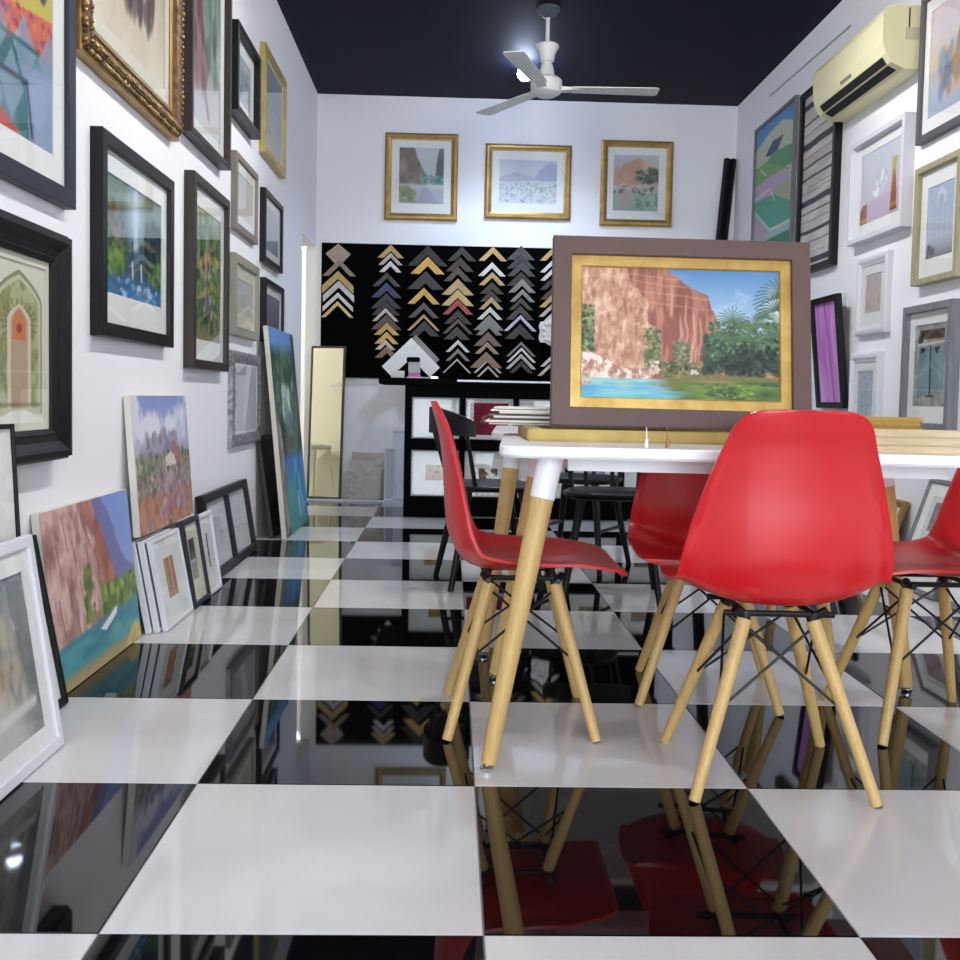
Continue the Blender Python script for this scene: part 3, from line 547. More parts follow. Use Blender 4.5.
hangL('framed_print', 'tall red and green print in a deep brown box frame beside the ornate gold one', None, None, .055, .025, FR_BROWN, .07, a_tall, ylz=(4.12, 4.83, 1.9, 2.85))
hangL('framed_print', 'pale blue print in a deep black box frame beside the pale gold frame', (239,19), (261,140), .06, .03, FR_BLACK, .07, wash([(190,196,206),(150,166,186),(186,196,210)], 5, dcol=[(110,130,150)]))
hangL('framed_print', 'misty landscape print in a pale gold frame nearest the doorway', (266,42), (286,179), .035, .045, FR_PALEGOLD, .02, wash([(196,196,186),(176,182,184),(140,166,196),(180,192,204)], 6, dcol=[(170,180,170)]))
hangL('framed_print', 'ornamental pointed arch print in a wide black moulded frame', None, None, .06, .085, FR_BLACK, .02, a_arch, ylz=(hit(74,300,0,XL+.06)[1]-.52, hit(74,300,0,XL+.06)[1], .65, 1.27), kind='scoop', mount=MOUNTG)
hangL('framed_print', 'two figures before a blue waterfall print in a black frame', (103,126), (174,348), .04, .045, FR_BLACK, (.05,.06,.1,.07), a_falls)
hangL('framed_print', 'green woodland print in a dark brown frame beside the waterfall print', (195,170), (229,372), .045, .04, FR_BROWN, (.05,.05,.09,.08), a_green)
hangL('framed_print', 'faint pencil sketch in a taupe frame above the grey-green frame', (237,150), (258,245), .03, .035, FR_TAUPE, .05, sketch(7, (190,180,176), (214,210,210)))
hangL('framed_print', 'pale lilac print in a thin black frame below the pale gold frame', (266,187), (283,274), .035, .035, FR_BLACK, .05, wash([(150,156,176),(190,196,210),(206,210,220)], 8))
hangL('framed_print', 'small bluish sketch in a grey-green frame above the silver frame', (236,252), (259,341), .035, .045, FR_GREYGREEN, .07, sketch(9, (110,120,160), (206,206,196)), mount=MOUNTG)
hangL('framed_print', 'dusky violet print in a black frame behind the tall waterfall canvas', (266,277), (284,347), .035, .035, FR_BLACK, .05, wash([(120,110,130),(130,130,150),(150,150,170)], 10, dcol=[(150,90,100)]))
sv = hangL('silver_framed_print', 'antique silver carved frame around a pale print below the grey-green frame', (234,350), (261,441), .03, .06, FR_SILVER, .015, sketch(11, (170,170,176), (206,208,214), 8), kind='bevel')  # carved silver frame holding a pale print, no mirror glass
loc, wd, hg = left((234,350), (261,441), .03); bm = bmesh.new(); random.seed(8)
for i in range(150):
    s_ = random.choice((0,1,2,3)); q = random.uniform(.02, .98); e = random.uniform(.015, .05)
    c = [(-wd/2+e, hg*q), (wd/2-e, hg*q), (-wd/2+wd*q, e), (-wd/2+wd*q, hg-e)][s_]
    bmesh.ops.create_icosphere(bm, subdivisions=1, radius=random.uniform(.006, .014), matrix=Matrix.Translation((c[0], -.027, c[1])) @ Matrix.Diagonal((1,.5,1,1)))
obj('carved_relief', bm, FR_SILVER, sv, smooth=True)['kind'] = 'stuff'
# ---- right wall
G_RIGHT = 'framed pictures hung on the right wall'
def hangR(name, label, TL, BR, d, fw, fm, mw, art, ylz=None, **k):
    if ylz: (y0, y1, z0, z1) = ylz; loc, wd, hg = (XR, (y0+y1)/2, z0), y1-y0, z1-z0
    else: loc, wd, hg = right(TL, BR, d)
    return picture(name, label, 'picture', wd, hg, fw, d, fm, mw, art, loc, RZR, group=G_RIGHT, **k)
hangR('framed_painting', 'tall abstract painting of blue, green and lilac shapes in a thin grey frame', None, None, .03, .022, FR_GREY, 0, a_abstract, ylz=(6.72, 7.62, 1.93, 2.92), glass=False)
hangR('framed_textile', 'dark and cream striped weaving in a black frame under the air conditioner', None, None, .045, .04, FR_BLACK, 0, a_stripes, ylz=(5.94, 6.58, 1.685, 2.87), glass=False)
hangR('framed_print', 'orange towers print in a deep white box frame below the air conditioner', (850,146), (900,226), .06, .03, FR_WHITE, (.055,.055,.07,.055), a_towers)
hangR('framed_print', 'pastel figures print in a dark grey frame beside the air conditioner', None, None, .035, .035, mat('mid_grey_frame', (84,82,88), .5), (.05,.05,.07,.06), wash([(150,170,200),(186,190,206),(206,180,150),(206,200,210),(226,196,206)], 12, dcol=[(110,130,170),(196,150,110)], box_=(.3,.8,.2,.6), asp=2), ylz=(4.36, 4.91, 2.13, 2.84))
hangR('framed_print', 'grey-blue dome and arches print in a pale wood frame', (915,170), (955,276), .05, .03, FR_OLIVE, (.06,.06,.09,.08), a_arches)
hangR('framed_print', 'small terracotta leaf print in a white frame, upper of the two small white frames', (857,260), (884,332), .035, .05, FR_WHITE, (.045,.045,.07,.05), sketch(13, (160,120,100), (206,190,180), 40, (.1,.9,.1,.9)), kind='bevel')
hangR('framed_print', 'small blue figure sketch in a white frame, lower of the two small white frames', None, None, .035, .05, FR_WHITE, (.045,.045,.07,.05), sketch(14, (110,120,150), (190,198,212), 40, (.1,.9,.1,.9)), ylz=(5.23, 5.62, .66, 1.135), kind='bevel')
hangR('framed_print', 'old blue double door print in a grey wood frame', (903,308), (946,432), .05, .035, FR_GREY, (.05,.05,.08,.06), a_bluedoor)
a_, b_ = hit(810,303,0,XR-.09), hit(845,408,0,XR-.035)
picture('framed_painting', 'purple streaked painting in a black frame tilting forward from the air conditioner wall', 'picture', a_[1]-b_[1]-.05, a_[2]-b_[2]+.02, .035, .035, FR_BLACK, 0, a_purple, (XR-.002, (a_[1]+b_[1])/2, b_[2]), RZR, math.radians(6), glass=False, group=G_RIGHT)
# ---- back wall
def hangB(label, TL, BR, art, mw):
    d = .03; a, b = hit(*TL, 1, YB-d), hit(*BR, 1, YB-d)
    picture('framed_print', label, 'picture', b[0]-a[0], a[2]-b[2], .055, d, FR_GOLD, mw, art, ((a[0]+b[0])/2, YB, b[2]), kind='bevel', group='gold framed prints on the back wall')
hangB('gold framed print of a rocky ravine with a stream, nearest the doorway', (385.5,132), (457,221), a_wadi, (.06,.06,.08,.06))
hangB('gold framed wide print of a white village, between two upright prints', (486,143), (570,220), a_village, (.06,.06,.07,.07))
hangB('gold framed print of pink cliffs above water, nearest the air conditioner wall', (602,139.5), (671.5,227), a_reflect, (.05,.06,.07,.06))
# ---- things leaning along the left wall
def lean(fn, y0, y1, xb, xt, hgt, z=0.0, **k):
    th = math.asin((xb-xt)/hgt)
    return fn(y1-y0, hgt, (xb, (y0+y1)/2, z), RZL, -th)
lean(lambda wd, hg, loc, rz, rx: picture('framed_print', 'tall white mounted print in a thin black frame, rearmost of the leaning frames', 'picture', wd, hg, .012, .02, FR_BLACK, .09, plainart((190,188,186)), loc, rz, rx, group='pictures leaning on the left wall'), 1.66, 2.40, -1.02, -1.06, .76)
lean(lambda wd, hg, loc, rz, rx: picture('framed_print', 'white mounted print in a black frame between the watercolour and the canyon canvas', 'picture', wd, hg, .022, .025, FR_BLACK, .12, plainart((180,176,170)), loc, rz, rx, group='pictures leaning on the left wall'), 2.42, 2.66, -1.035, XL+.004, .46)
def a_street(wd, hg):
    A = Art(wd, hg, 90, 131); A.grad([(0,(176,174,172)),(.3,(196,186,166)),(.7,(180,184,186)),(1,(150,164,172))]); A.tex((120,124,128),(206,206,200),3,2,.6); A.put((222,200,150),.6*A.ell(.62,.5,.2,.28,.95)); A.dabs(60,(.3,.95,.25,.75),[(206,186,146),(170,150,130),(130,128,128),(190,186,176)],.045,2.2,.6); A.put((110,116,124),.6*A.poly([(.85,1),(1,1),(1,.1),(.9,.3)],.03)); A.put((226,224,220),.8*A.line(.2,.14,.95,.2,.03)); return A
lean(lambda wd, hg, loc, rz, rx: picture('framed_print', 'pale street watercolour in a broad white frame, foremost of the leaning frames', 'picture', wd, hg, .026, .024, FR_WHITE, (.03,.035,.04,.05), a_street, loc, rz, rx, group='pictures leaning on the left wall'), 1.62, 2.345, -.925, -1.0, .505)
lean(lambda wd, hg, loc, rz, rx: canvas('canvas_painting', 'unframed canvas of pink canyon cliffs over turquoise water', wd, hg, .022, a_canyon, loc, rz, rx), 2.68, 3.40, -1.07, XL+.003, .51)
lean(lambda wd, hg, loc, rz, rx: canvas('canvas_painting', 'unframed canvas of a flower meadow under a cloudy sky', wd, hg, .025, a_flowers, loc, rz, rx), 3.43, 4.13, -1.085, XL+.003, .49, z=.337)
for i, (xb, y0) in enumerate(((-1.045, 3.44), (-1.02, 3.455), (-.995, 3.475))):
    lab = ('white framed print hidden rearmost in the stack of three under the meadow canvas', 'white framed print in the middle of the stack of three under the meadow canvas', 'white framed print with rust brown bands, front of the stack under the meadow canvas')[i]
    def a_bands(wd, hg):
        A = Art(wd, hg, 30, 141); A.put((196,140,104))
        for x in (.3, .68): A.put((226,196,170), A.line(x, 0, x, 1, .04))
        A.tex((170,110,80),(210,160,126),6,2,.4); return A
    lean(lambda wd, hg, loc, rz, rx: picture('framed_print', lab, 'picture', wd, hg, .014, .02, FR_WHITE, (.09,.10,.08,.07), a_bands if i == 2 else plainart((200,190,180)), loc, rz, rx, group='white frames stacked under the meadow canvas'), y0, y0+.345, xb, xb-.06, .325)
def a_twodark(wd, hg):
    A = Art(wd, hg, 30, 143); A.put((196,196,188)); A.put((96,98,98), A.poly([(.1,.5),(.9,.5),(.9,.98),(.1,.98)])); A.put((160,162,156), A.poly([(.15,.02),(.85,.02),(.85,.4),(.15,.4)])); A.tex((70,70,72),(130,130,128),5,5,.5*A.poly([(.1,.5),(.9,.5),(.9,.98),(.1,.98)])); return A
lean(lambda wd, hg, loc, rz, rx: picture('framed_print', 'charcoal framed print with two small grey images behind the white stack', 'picture', wd, hg, .018, .03, FR_SLATE, (.05,.05,.08,.06), a_twodark, loc, rz, rx, mount=MOUNTG, group='small frames leaning under the meadow canvas'), 3.84, 4.08, -1.0, -1.055, .34)
def a_slim(wd, hg):
    A = Art(wd, hg, 20, 145); A.tex((84,80,88),(140,130,136),4,6,1); return A
lean(lambda wd, hg, loc, rz, rx: picture('framed_print', 'narrow white framed print with a slim dark upright image', 'picture', wd, hg, .014, .025, FR_WHITE, (.075,.075,.09,.07), a_slim, loc, rz, rx, group='small frames leaning under the meadow canvas'), 4.09, 4.30, -1.0, -1.05, .335)
def twin(wd, hg, loc, rz, rx):
    t = thing('framed_print', loc, rz, rx, 'black twin-opening frame with two faint drawings, beyond the narrow white frame', 'picture')
    d, fw = .035, .04; bm = bmesh.new(); sweep(bm, wd, hg, profile('flat', fw, d)); obj('frame', bm, FR_BLACK, t); boxo('divider', (-.02, .02, -d+.002, -.002, fw-.002, hg-fw+.002), FR_BLACK, t)
    boxo('backing', (-wd/2+.004, wd/2-.004, -.005, 0, .004, hg-.004), MDF, t)
    for x0, x1, s in ((-wd/2+fw, -.02, 15), (.02, wd/2-fw, 16)):
        art_mesh('artwork', sketch(s, (150,150,160), (214,215,218), 24, (.3,.7,.3,.75))(x1-x0, hg-2*fw), x0, x1, fw, hg-fw, -.014, M_PRINT, t); pane('glass', x0, x1, -.023, fw, hg-fw, t)
    return t
lean(twin, 4.4, 5.34, -1.06, XL+.003, .385)
lean(lambda wd, hg, loc, rz, rx: picture('framed_print', 'dark brown framed picture leaning hidden behind the tall waterfall canvas', 'picture', wd, hg, .03, .02, FR_BROWN, 0, plainart((40,34,30)), loc, rz, rx, glass=False), 5.76, 6.4, -1.035, XL+.003, .6)
lean(lambda wd, hg, loc, rz, rx: canvas('canvas_painting', 'tall unframed canvas of a green waterfall and blue pool near the doorway', wd, hg, .028, a_waterfall, loc, rz, rx), 5.74, 6.62, -.965, XL+.04, 1.235)
# ---- things leaning along the right wall, seen under the table
def leanR(label, y0, y1, xb, xt, hgt, fw, fm, mw, art, **k):
    th = math.asin((xt-xb)/hgt)
    return picture('framed_print', label, 'picture', y1-y0, hgt, fw, .025, fm, mw, art, (xb, (y0+y1)/2, 0), RZR, -th, group='pictures leaning on the right wall', **k)
def a_tworight(wd, hg):
    A = Art(wd, hg, 40, 151); A.put((214,216,220)); A.put((150,120,124), A.poly([(.15,.55),(.85,.55),(.85,.92),(.15,.92)])); A.tex((130,104,110),(176,150,150),4,4,.6*A.poly([(.15,.55),(.85,.55),(.85,.92),(.15,.92)])); A.put((120,130,156), A.poly([(.12,.1),(.88,.1),(.88,.4),(.12,.4)])); A.tex((90,100,130),(170,176,190),4,8,.6*A.poly([(.12,.1),(.88,.1),(.88,.4),(.12,.4)])); return A
leanR('small empty gold frame leaning low on the air conditioner wall', 4.86, 5.25, 2.16, XR-.004, .39, .04, FR_GOLD, .01, plainart((226,224,216)), kind='bevel')
leanR('grey framed print with two stacked images leaning on the air conditioner wall', 4.22, 4.62, 2.13, XR-.004, .53, .022, FR_GREY, .06, a_tworight)
leanR('wide white mounted print in a grey frame leaning under the blue door print', 3.45, 4.15, 2.12, XR-.004, .55, .03, FR_GREY, .08, wash([(150,156,170),(196,200,206),(170,180,196)], 17, dcol=[(110,110,120)]))
leanR('dark blue print in a black frame leaning near the back of the air conditioner wall', 5.4, 6.1, 2.13, XR-.004, .6, .035, FR_BLACK, .06, wash([(60,80,130),(90,110,150),(150,160,180)], 18))
# ------------------------------------------------------------------ sample board and moulding corners
YBD = YB-.03
board = boxo('sample_board', (-1.075, 1.75, YBD, YB-.001, .985, 2.075), FELT); finish(board, 'black felt sample board on the back wall behind the counter', 'board')
ORD = ['first','second','third','fourth','fifth','sixth','seventh','eighth','ninth','tenth','eleventh','twelfth','thirteenth','fourteenth']
FIN = {}
def fin(nm, rgb, metal=.35, rough=.4): FIN[nm] = mat('moulding_'+nm.replace(' ', '_'), rgb, rough, metal, noise=.18, nscale=20); 
for nm, rgb, me_ in (('tan',(168,150,134),.1),('taupe',(146,130,116),.1),('gold',(178,152,100),.4),('pale gold',(204,186,132),.3),('bright gold',(190,152,86),.45),('silver',(200,198,200),.4),('rose silver',(188,170,164),.3),('white',(226,222,216),0),('dark taupe',(62,57,56),.1),('navy blue',(32,44,92),.1),('dark slate',(32,35,45),.1),('charcoal',(36,35,37),.1),('brown',(88,67,56),.1),('tan brown',(142,112,84),.1),('black',(14,14,17),.1),('black brown',(30,25,24),.1),('grey brown',(84,73,72),.1),('plum',(42,31,36),.1),('reddish brown',(74,49,42),.1),('crimson',(156,58,60),.1),('antique gold',(170,148,108),.4),('grey green',(120,121,114),.1),('mauve brown',(126,104,96),.1),('beige',(168,142,120),.1),('steel grey',(56,58,65),.2),('pewter',(122,120,118),.3),('lilac white',(214,208,228),0),('midnight black',(12,14,24),.1),('maroon',(52,29,29),.1)): fin(nm, rgb, me_)
def corner(px, py, hw, th, fn, label, layer, flat=True, dp=.022):
    c = hit(px, py, 1, YBD); k = (hit(px+10, py, 1, YBD)[0]-c[0])/10
    H, T = hw*k, th*k*.78
    if flat: poly = [(0,0),(H,-H),(H-T*1.25,-H),(0,-T*1.25),(-(H-T*1.25),-H),(-H,-H)]
    else: poly = [(0,0),(H,-H*.95),(H,-H*.95-T*1.2),(0,-T*1.2),(-H,-H*.95-T*1.2),(-H,-H*.95)]
    if th >= hw: poly = [(0,0),(H,-H*.8),(H*.15,-H*1.7),(-H*.15,-H*1.7),(-H,-H*.8)]
    t = thing('moulding_corner', (c[0], YBD-.001-layer*.024, c[2]), label=label, cat='frame sample', group='moulding corner samples on the black board')
    bm = bmesh.new(); prism(bm, poly, 0, -dp*.7); obj('moulding', bm, FIN[fn], t)
    if th < hw:                                              # raised outer lip of the profile
        T2 = T*.4
        if flat: lip = [(0,0),(H,-H),(H-T2*1.25,-H),(0,-T2*1.25),(-(H-T2*1.25),-H),(-H,-H)]
        else: lip = [(0,0),(H,-H*.95),(H,-H*.95-T2*1.2),(0,-T2*1.2),(-H,-H*.95-T2*1.2),(-H,-H*.95)]
        bm = bmesh.new(); prism(bm, lip, -dp*.7, -dp); obj('lip', bm, FIN[fn], t)
COLS = [
 ('the column nearest the doorway', [(338.5,244,12.5,12.5,'tan'),(340,260,16.5,6,'taupe',1),(339,272,15.5,8,'gold',0),(339,281,15.5,7,'silver',0),(338.5,293,15,5,'white',0),(338.5,302,16,4,'pale gold',1)]),
 ('the second column from the doorway', [(391,245,13,6,'gold'),(391,253.5,12,4.5,'rose silver'),(391,262,11,5,'silver'),(387,272.5,14,6,'dark taupe'),(387,283,15,8,'navy blue'),(387,294,15,7,'dark slate'),(386,301,14,6,'charcoal'),(386,308.5,13,4,'rose silver'),(387,315,15,7,'brown'),(387,322.5,12.5,6.5,'bright gold'),(387,332,12,6,'bright gold'),(386,340,10,5,'rose silver'),(387,346,12,7,'tan brown')]),
 ('the third column from the doorway', [(428,246,20,9,'black'),(428,257.5,17,9,'bright gold'),(426,272,18,12,'black brown'),(424,288,16,7,'bright gold'),(424,303,15,6,'grey brown'),(424,315,16,3,'antique gold'),(424.5,321,15,9,'black brown')]),
 ('the fourth column from the doorway', [(462,247,14,7,'plum'),(460,258,14,8,'plum'),(458,268,14,7,'reddish brown'),(458,279,16,9,'antique gold'),(458,290,16,8,'gold'),(458,300,15,6,'crimson'),(458,310,14,7,'black brown'),(458,319,15,4,'brown'),(457,327,13,9,'black brown'),(458,340,12,4,'silver'),(458,349,12,4,'pewter'),(457,359,14,1.8,'white')]),
 ('the fifth column from the doorway', [(493,247,14,6,'gold'),(492,263,13.5,5.5,'silver'),(492,273,13,5.5,'antique gold'),(492,282,12,7,'maroon'),(491,291,11,6,'maroon'),(491,298,12,5,'antique gold'),(490,307,12.5,5,'silver'),(489,315.5,15,8,'grey green'),(489,322.5,13,6,'grey green'),(488,332,14,8,'mauve brown'),(487,342,12,5,'beige'),(486,352,16,9,'tan brown'),(488,359,14,2.5,'silver'),(488,366,11,2.5,'white')]),
 ('the sixth column from the doorway', [(521,246,14,8,'steel grey'),(521,255,14,7,'dark slate'),(521,263,14,7,'steel grey'),(521,272,14,8,'dark slate'),(522,279.5,13.5,6.5,'pewter'),(522,290,12.5,5,'pewter'),(521,298,12,5,'dark taupe'),(520,306,14,7,'charcoal'),(520,315.5,16,4,'lilac white'),(520,324,15,10,'midnight black'),(521,342,14.5,3,'pewter'),(521,348,14.5,3,'silver'),(521,354,15,4,'white'),(521,361,12,5,'charcoal')]),
 ('the column beside the framed canyon painting', [(554,247,14,6,'gold'),(554,259,14,5,'silver'),(554,267.5,14,5,'silver'),(554,276,14,6,'charcoal'),(554,286,14,7,'maroon'),(554,293,15,6,'gold'),(554,302,15,5,'white'),(554,311,14,4.5,'silver'),(554,353,14,4,'silver'),(554,360,16,4,'white')]),
]
for where, rows in COLS:
    for i, r in enumerate(rows):
        flat = True if len(r) < 6 else bool(r[5])
        corner(*r[:5], '%s moulding corner, %s from the top in %s' % (r[4], ORD[i], where), i % 3, flat)
def bigcorner(name, px, py, hw, th, m, label, y, dp):
    c = hit(px, py, 1, y); k = (hit(px+10, py, 1, y)[0]-c[0])/10; H, T = hw*k, th*k*.71
    poly = [(0,0),(H,-H),(H-T,-H-T),(0,-2*T),(-H+T,-H-T),(-H,-H)]
    t = thing(name, (c[0], y, c[2]), label=label, cat='frame sample'); bm = bmesh.new(); prism(bm, poly, 0, -dp); obj('profile', bm, m, t, bevel=.002)
bigcorner('moulding_corner', 416, 335, 24, 13, FIN['pewter'], 'wide grey moulding corner showing behind the big white one', YBD-.075, .02)
bigcorner('moulding_corner', 411.5, 338, 29, 14, MOUNT, 'very wide white moulding corner at the foot of the black board', YBD-.098, .025)
t = thing('plaster_corner', tuple(hit(549, 320, 1, YBD-.078)), label='white scalloped plaster corner peeping out beside the framed canyon painting', cat='frame sample')
bm = bmesh.new(); pts = []
for i in range(16):
    q = 2*PI*i/16; r = .085+.018*math.cos(5*q); pts.append((r*math.cos(q)*1.0, -.1+r*1.25*math.sin(q)))
prism(bm, pts, 0, -.03); obj('scalloped_plate', bm, FIN['white'], t, bevel=.006)
bm = bmesh.new()
for i in range(9): bmesh.ops.create_icosphere(bm, subdivisions=1, radius=.02, matrix=Matrix.Translation((.045*math.cos(i*.7), -.03, -.1+.07*math.sin(i*.7))) @ Matrix.Diagonal((1,.5,1,1)))
o = obj('relief', bm, FIN['white'], t, smooth=True); o['kind'] = 'stuff'
# black lengths of moulding standing in the back right corner
for i in range(2):
    a = hit(727.5+6.2*i, 158.5+.6*i, 1, YB-.05); L_ = Vector((a[0]-.24-.008*i, YB-.16, .0))
    bm = bmesh.new(); d_ = (Vector((a[0], YB-.03, a[2]))-L_); box(bm, -.019, .019, -.012, .012, 0, d_.length); box(bm, -.019, -.006, -.02, -.012, 0, d_.length)
    o = obj('moulding_length', bm, FR_BLACK); o.location = L_+Vector((0, 0, .005)); o.rotation_euler = d_.to_track_quat('Z', 'Y').to_euler()
    finish(o, ('long black moulding length leaning in the corner, the one nearer the black board', 'long black moulding length leaning in the corner, closest to the abstract painting')[i], 'moulding', 'black moulding lengths leaning in the corner')
# ------------------------------------------------------------------ counter with print racks
YC = 7.0
ct = thing('shop_counter', (0, YC, 0), label='black shop counter with two rows of open print compartments', cat='counter')
CX0, CELL, DIV = -.325, .345, .035
NC = 5; CX1 = CX0+.045+NC*(CELL+DIV)
boxo('plinth', (CX0, CX1, 0, .6, 0, .135), BLKC, ct); boxo('counter_front', (CX0, CX1, 0, .6, .845, .925), BLKC, ct)
boxo('shelf', (CX0+.045, CX1-.035, 0, .08, .47, .545), BLKC, ct); boxo('back_panel', (CX0, CX1, .08, .11, .135, .845), BLKC, ct)
boxo('side_panel', (CX0, CX0+.045, 0, .08, .135, .845), BLKC, ct)
for i in range(NC):
    x = CX0+.045+CELL+i*(CELL+DIV); boxo('divider', (x, x+DIV, 0, .08, .135, .845), BLKC, ct)
for i in range(NC): pass
top = boxo('worktop', (-.51, CX1+.02, -.03, .63, .925, .972), BLKC, ct, bevel=.006)
boxo('metal_edge', (.04, CX1+.02, -.034, -.03, .953, .966), mat('brushed_metal', (190,192,196), .35, metal=.6), ct)
def a_red(wd, hg):
    A = Art(wd, hg, 40, 161); A.put((150,24,56)); A.tex((130,18,46),(170,36,70),3,3,.7); A.dabs(30,(.25,.8,.35,.6),[(206,150,120),(180,110,100),(90,60,60)],.05); return A
def patch(cols, seed): return wash([cols[0], cols[1]], seed, (0,1,0,1), cols, 40, 30, .08)
CELLS = [[('white mounted print with a small golden image, upper rack compartment nearest the mirror', (.13,.05,.08,.09), patch([(196,160,70),(150,120,70),(90,80,70)],1)),
          ('crimson poster print with a pale building, upper rack compartment beside the golden one', (.02,.02,.02,.02), a_red),
          ('pale grey print, upper rack compartment behind the paper pile', (.07,.07,.08,.08), patch([(196,198,200),(210,212,214),(180,184,190)],3)),
          ('muted green print, fourth upper rack compartment from the mirror', (.07,.07,.08,.08), patch([(120,140,110),(170,170,140)],4)),
          ('sandy print, upper rack compartment farthest from the mirror', (.07,.07,.08,.08), patch([(190,170,130),(150,130,110)],5))],
         [('white mounted print with a colourful street scene, lower rack compartment nearest the mirror', (.09,.09,.1,.09), patch([(190,90,60),(210,190,120),(80,100,130),(140,130,120)],6)),
          ('white mounted print with a brown image, lower rack compartment behind the black chair', (.09,.09,.11,.11), patch([(150,120,80),(110,90,70),(190,170,120)],7)),
          ('white mounted print with a grey image, third lower rack compartment from the mirror', (.08,.08,.1,.1), patch([(150,150,150),(110,112,118)],8)),
          ('white mounted print with a blue image, fourth lower rack compartment from the mirror', (.08,.08,.1,.1), patch([(90,110,150),(160,170,190)],9)),
          ('white mounted print with a dark image, lower rack compartment farthest from the mirror', (.08,.08,.1,.1), patch([(70,70,76),(120,116,112)],10))]]
for r, (z0, z1) in enumerate(((.547, .838), (.137, .463))):
    for i in range(NC):
        x = CX0+.045+i*(CELL+DIV)+CELL/2; lab, mw, fn = CELLS[r][i]
        picture('framed_print', lab, 'picture', CELL-.008, z1-z0, .012, .02, FR_WHITE, mw, fn, (x, YC+.055, z0), 0, math.radians(-3), group='prints in the counter racks')
# on the counter
def onC(name, px0, px1, zt, y, dep, m, label, cat, z0=.972):
    a = hit(px0, 376, 1, y); b = hit(px1, 376, 1, y); return finish(boxo(name, (a[0], b[0], y, y+dep, z0, zt), m, bevel=.003), label, cat)
onC('paper_pad', 391, 404, 1.022, 7.04, .1, MOUNT, 'small white paper block on the counter end', 'paper pad')
t = thing('tape_dispenser', (hit(414,376,1,7.1)[0], 7.1, .972), label='grey and pink canister with a black cap on the counter', cat='canister')
boxo('base_band', (-.042, .042, 0, .07, 0, .04), mat('pink_plastic', (206,70,160), .4), t, bevel=.006); boxo('body', (-.042, .042, 0, .07, .04, .115), mat('grey_plastic', (176,176,178), .4), t, bevel=.004); boxo('cap', (-.055, .04, -.005, .075, .115, .15), BLKC, t, bevel=.006)
onC('paper_sheet', 406, 430, .98, 7.0, .2, MOUNT, 'white sheet lying flat on the counter by the canister', 'paper'); onC('metal_ruler', 431, 438, .984, 7.0, .15, CHROME, 'short steel ruler lying on the counter', 'ruler')
# ------------------------------------------------------------------ mirror, parcels, panels by the back wall
mt = thing('standing_mirror', (-1.012, 8.03, 0), -math.radians(16), -math.radians(3), 'narrow dark framed mirror leaning beside the doorway', 'mirror')
bm = bmesh.new(); sweep(bm, .295, 1.235, profile('flat', .018, .018)); obj('frame', bm, mat('dark_bronze_frame', (74,68,58), .5), mt); boxo('backing', (-.14, .14, -.008, 0, .006, 1.21), MDF, mt)
boxo('mirror_glass', (-.13, .13, -.014, -.009, .017, 1.218), mat('mirror_silvering', (240,240,230), .03, metal=1), mt)
st = thing('stool', (-1.42, 7.70, 0), .2, label='cream wooden stool standing in the passage, seen in the mirror', cat='stool')
bm = bmesh.new(); lathe(bm, [(.15,.42),(.16,.43),(.16,.45),(.15,.46)]); obj('seat', bm, CREAM, st, smooth=True)
for sx in (-1, 1):
    for sy in (-1, 1): tubeo('leg', (.1*sx, .1*sy, .425), (.14*sx, .14*sy, 0), .016, .014, CREAM, st)
CARD = mat('brown_cardboard', (178,150,120), .85, noise=.15); CARDP = mat('pale_wrapped_board', (196,178,160), .5, noise=.25, nscale=12)
for i, (px0, px1, h_, y) in enumerate(((352, 389, .37, 8.12), (350, 380, .31, 8.05))):
    a, b = hit(px0, 490, 1, y), hit(px1, 490, 1, y); wd = b[0]-a[0]
    t = thing('wrapped_parcel', ((a[0]+b[0])/2, y, 0), 0, -math.radians(5), ('taller cardboard parcel in clear plastic beside the mirror', 'shorter beige parcel in clear plastic wrap in front of the taller one')[i], 'parcel')
    boxo('board', (-wd/2, wd/2, -.03, 0, .002, h_), (CARD, CARDP)[i], t)
    bm = bmesh.new(); bmesh.ops.create_grid(bm, x_segments=10, y_segments=10, size=.5); random.seed(i+3)
    for v in bm.verts: v.co = Vector((v.co.x*(wd+.012), -.036-random.uniform(0, .008), (v.co.y+.5)*(h_+.008)))
    obj('plastic_wrap', bm, M_FILM, t)
for i, (px0, px1, h_, y) in enumerate(((392, 404, .56, 8.1), (384, 395, .42, 8.02))):
    a, b = hit(px0, 490, 1, y), hit(px1, 490, 1, y)
    t = thing('display_panel', ((a[0]+b[0])/2, y, 0), 0, -math.radians(4), ('tall white panel leaning between the parcels and the counter', 'shorter grey-white panel leaning next to the parcels')[i], 'panel')
    bm = bmesh.new(); sweep(bm, b[0]-a[0], h_, profile('flat', .012, .02)); obj('rim', bm, FR_WHITE, t); boxo('sheet', (-(b[0]-a[0])/2+.01, (b[0]-a[0])/2-.01, -.012, -.002, .01, h_-.01), mat('frosted_sheet%d' % i, ((206,212,224),(150,156,168))[i], .3), t)
o = boxo('moulding_strip', (hit(300,497,1,7.88)[0]+.03, hit(384,497,1,7.88)[0], 7.86, 7.88, 0, .016), FR_WHITE); finish(o, 'thin white moulding strip lying on the floor before the mirror', 'moulding')
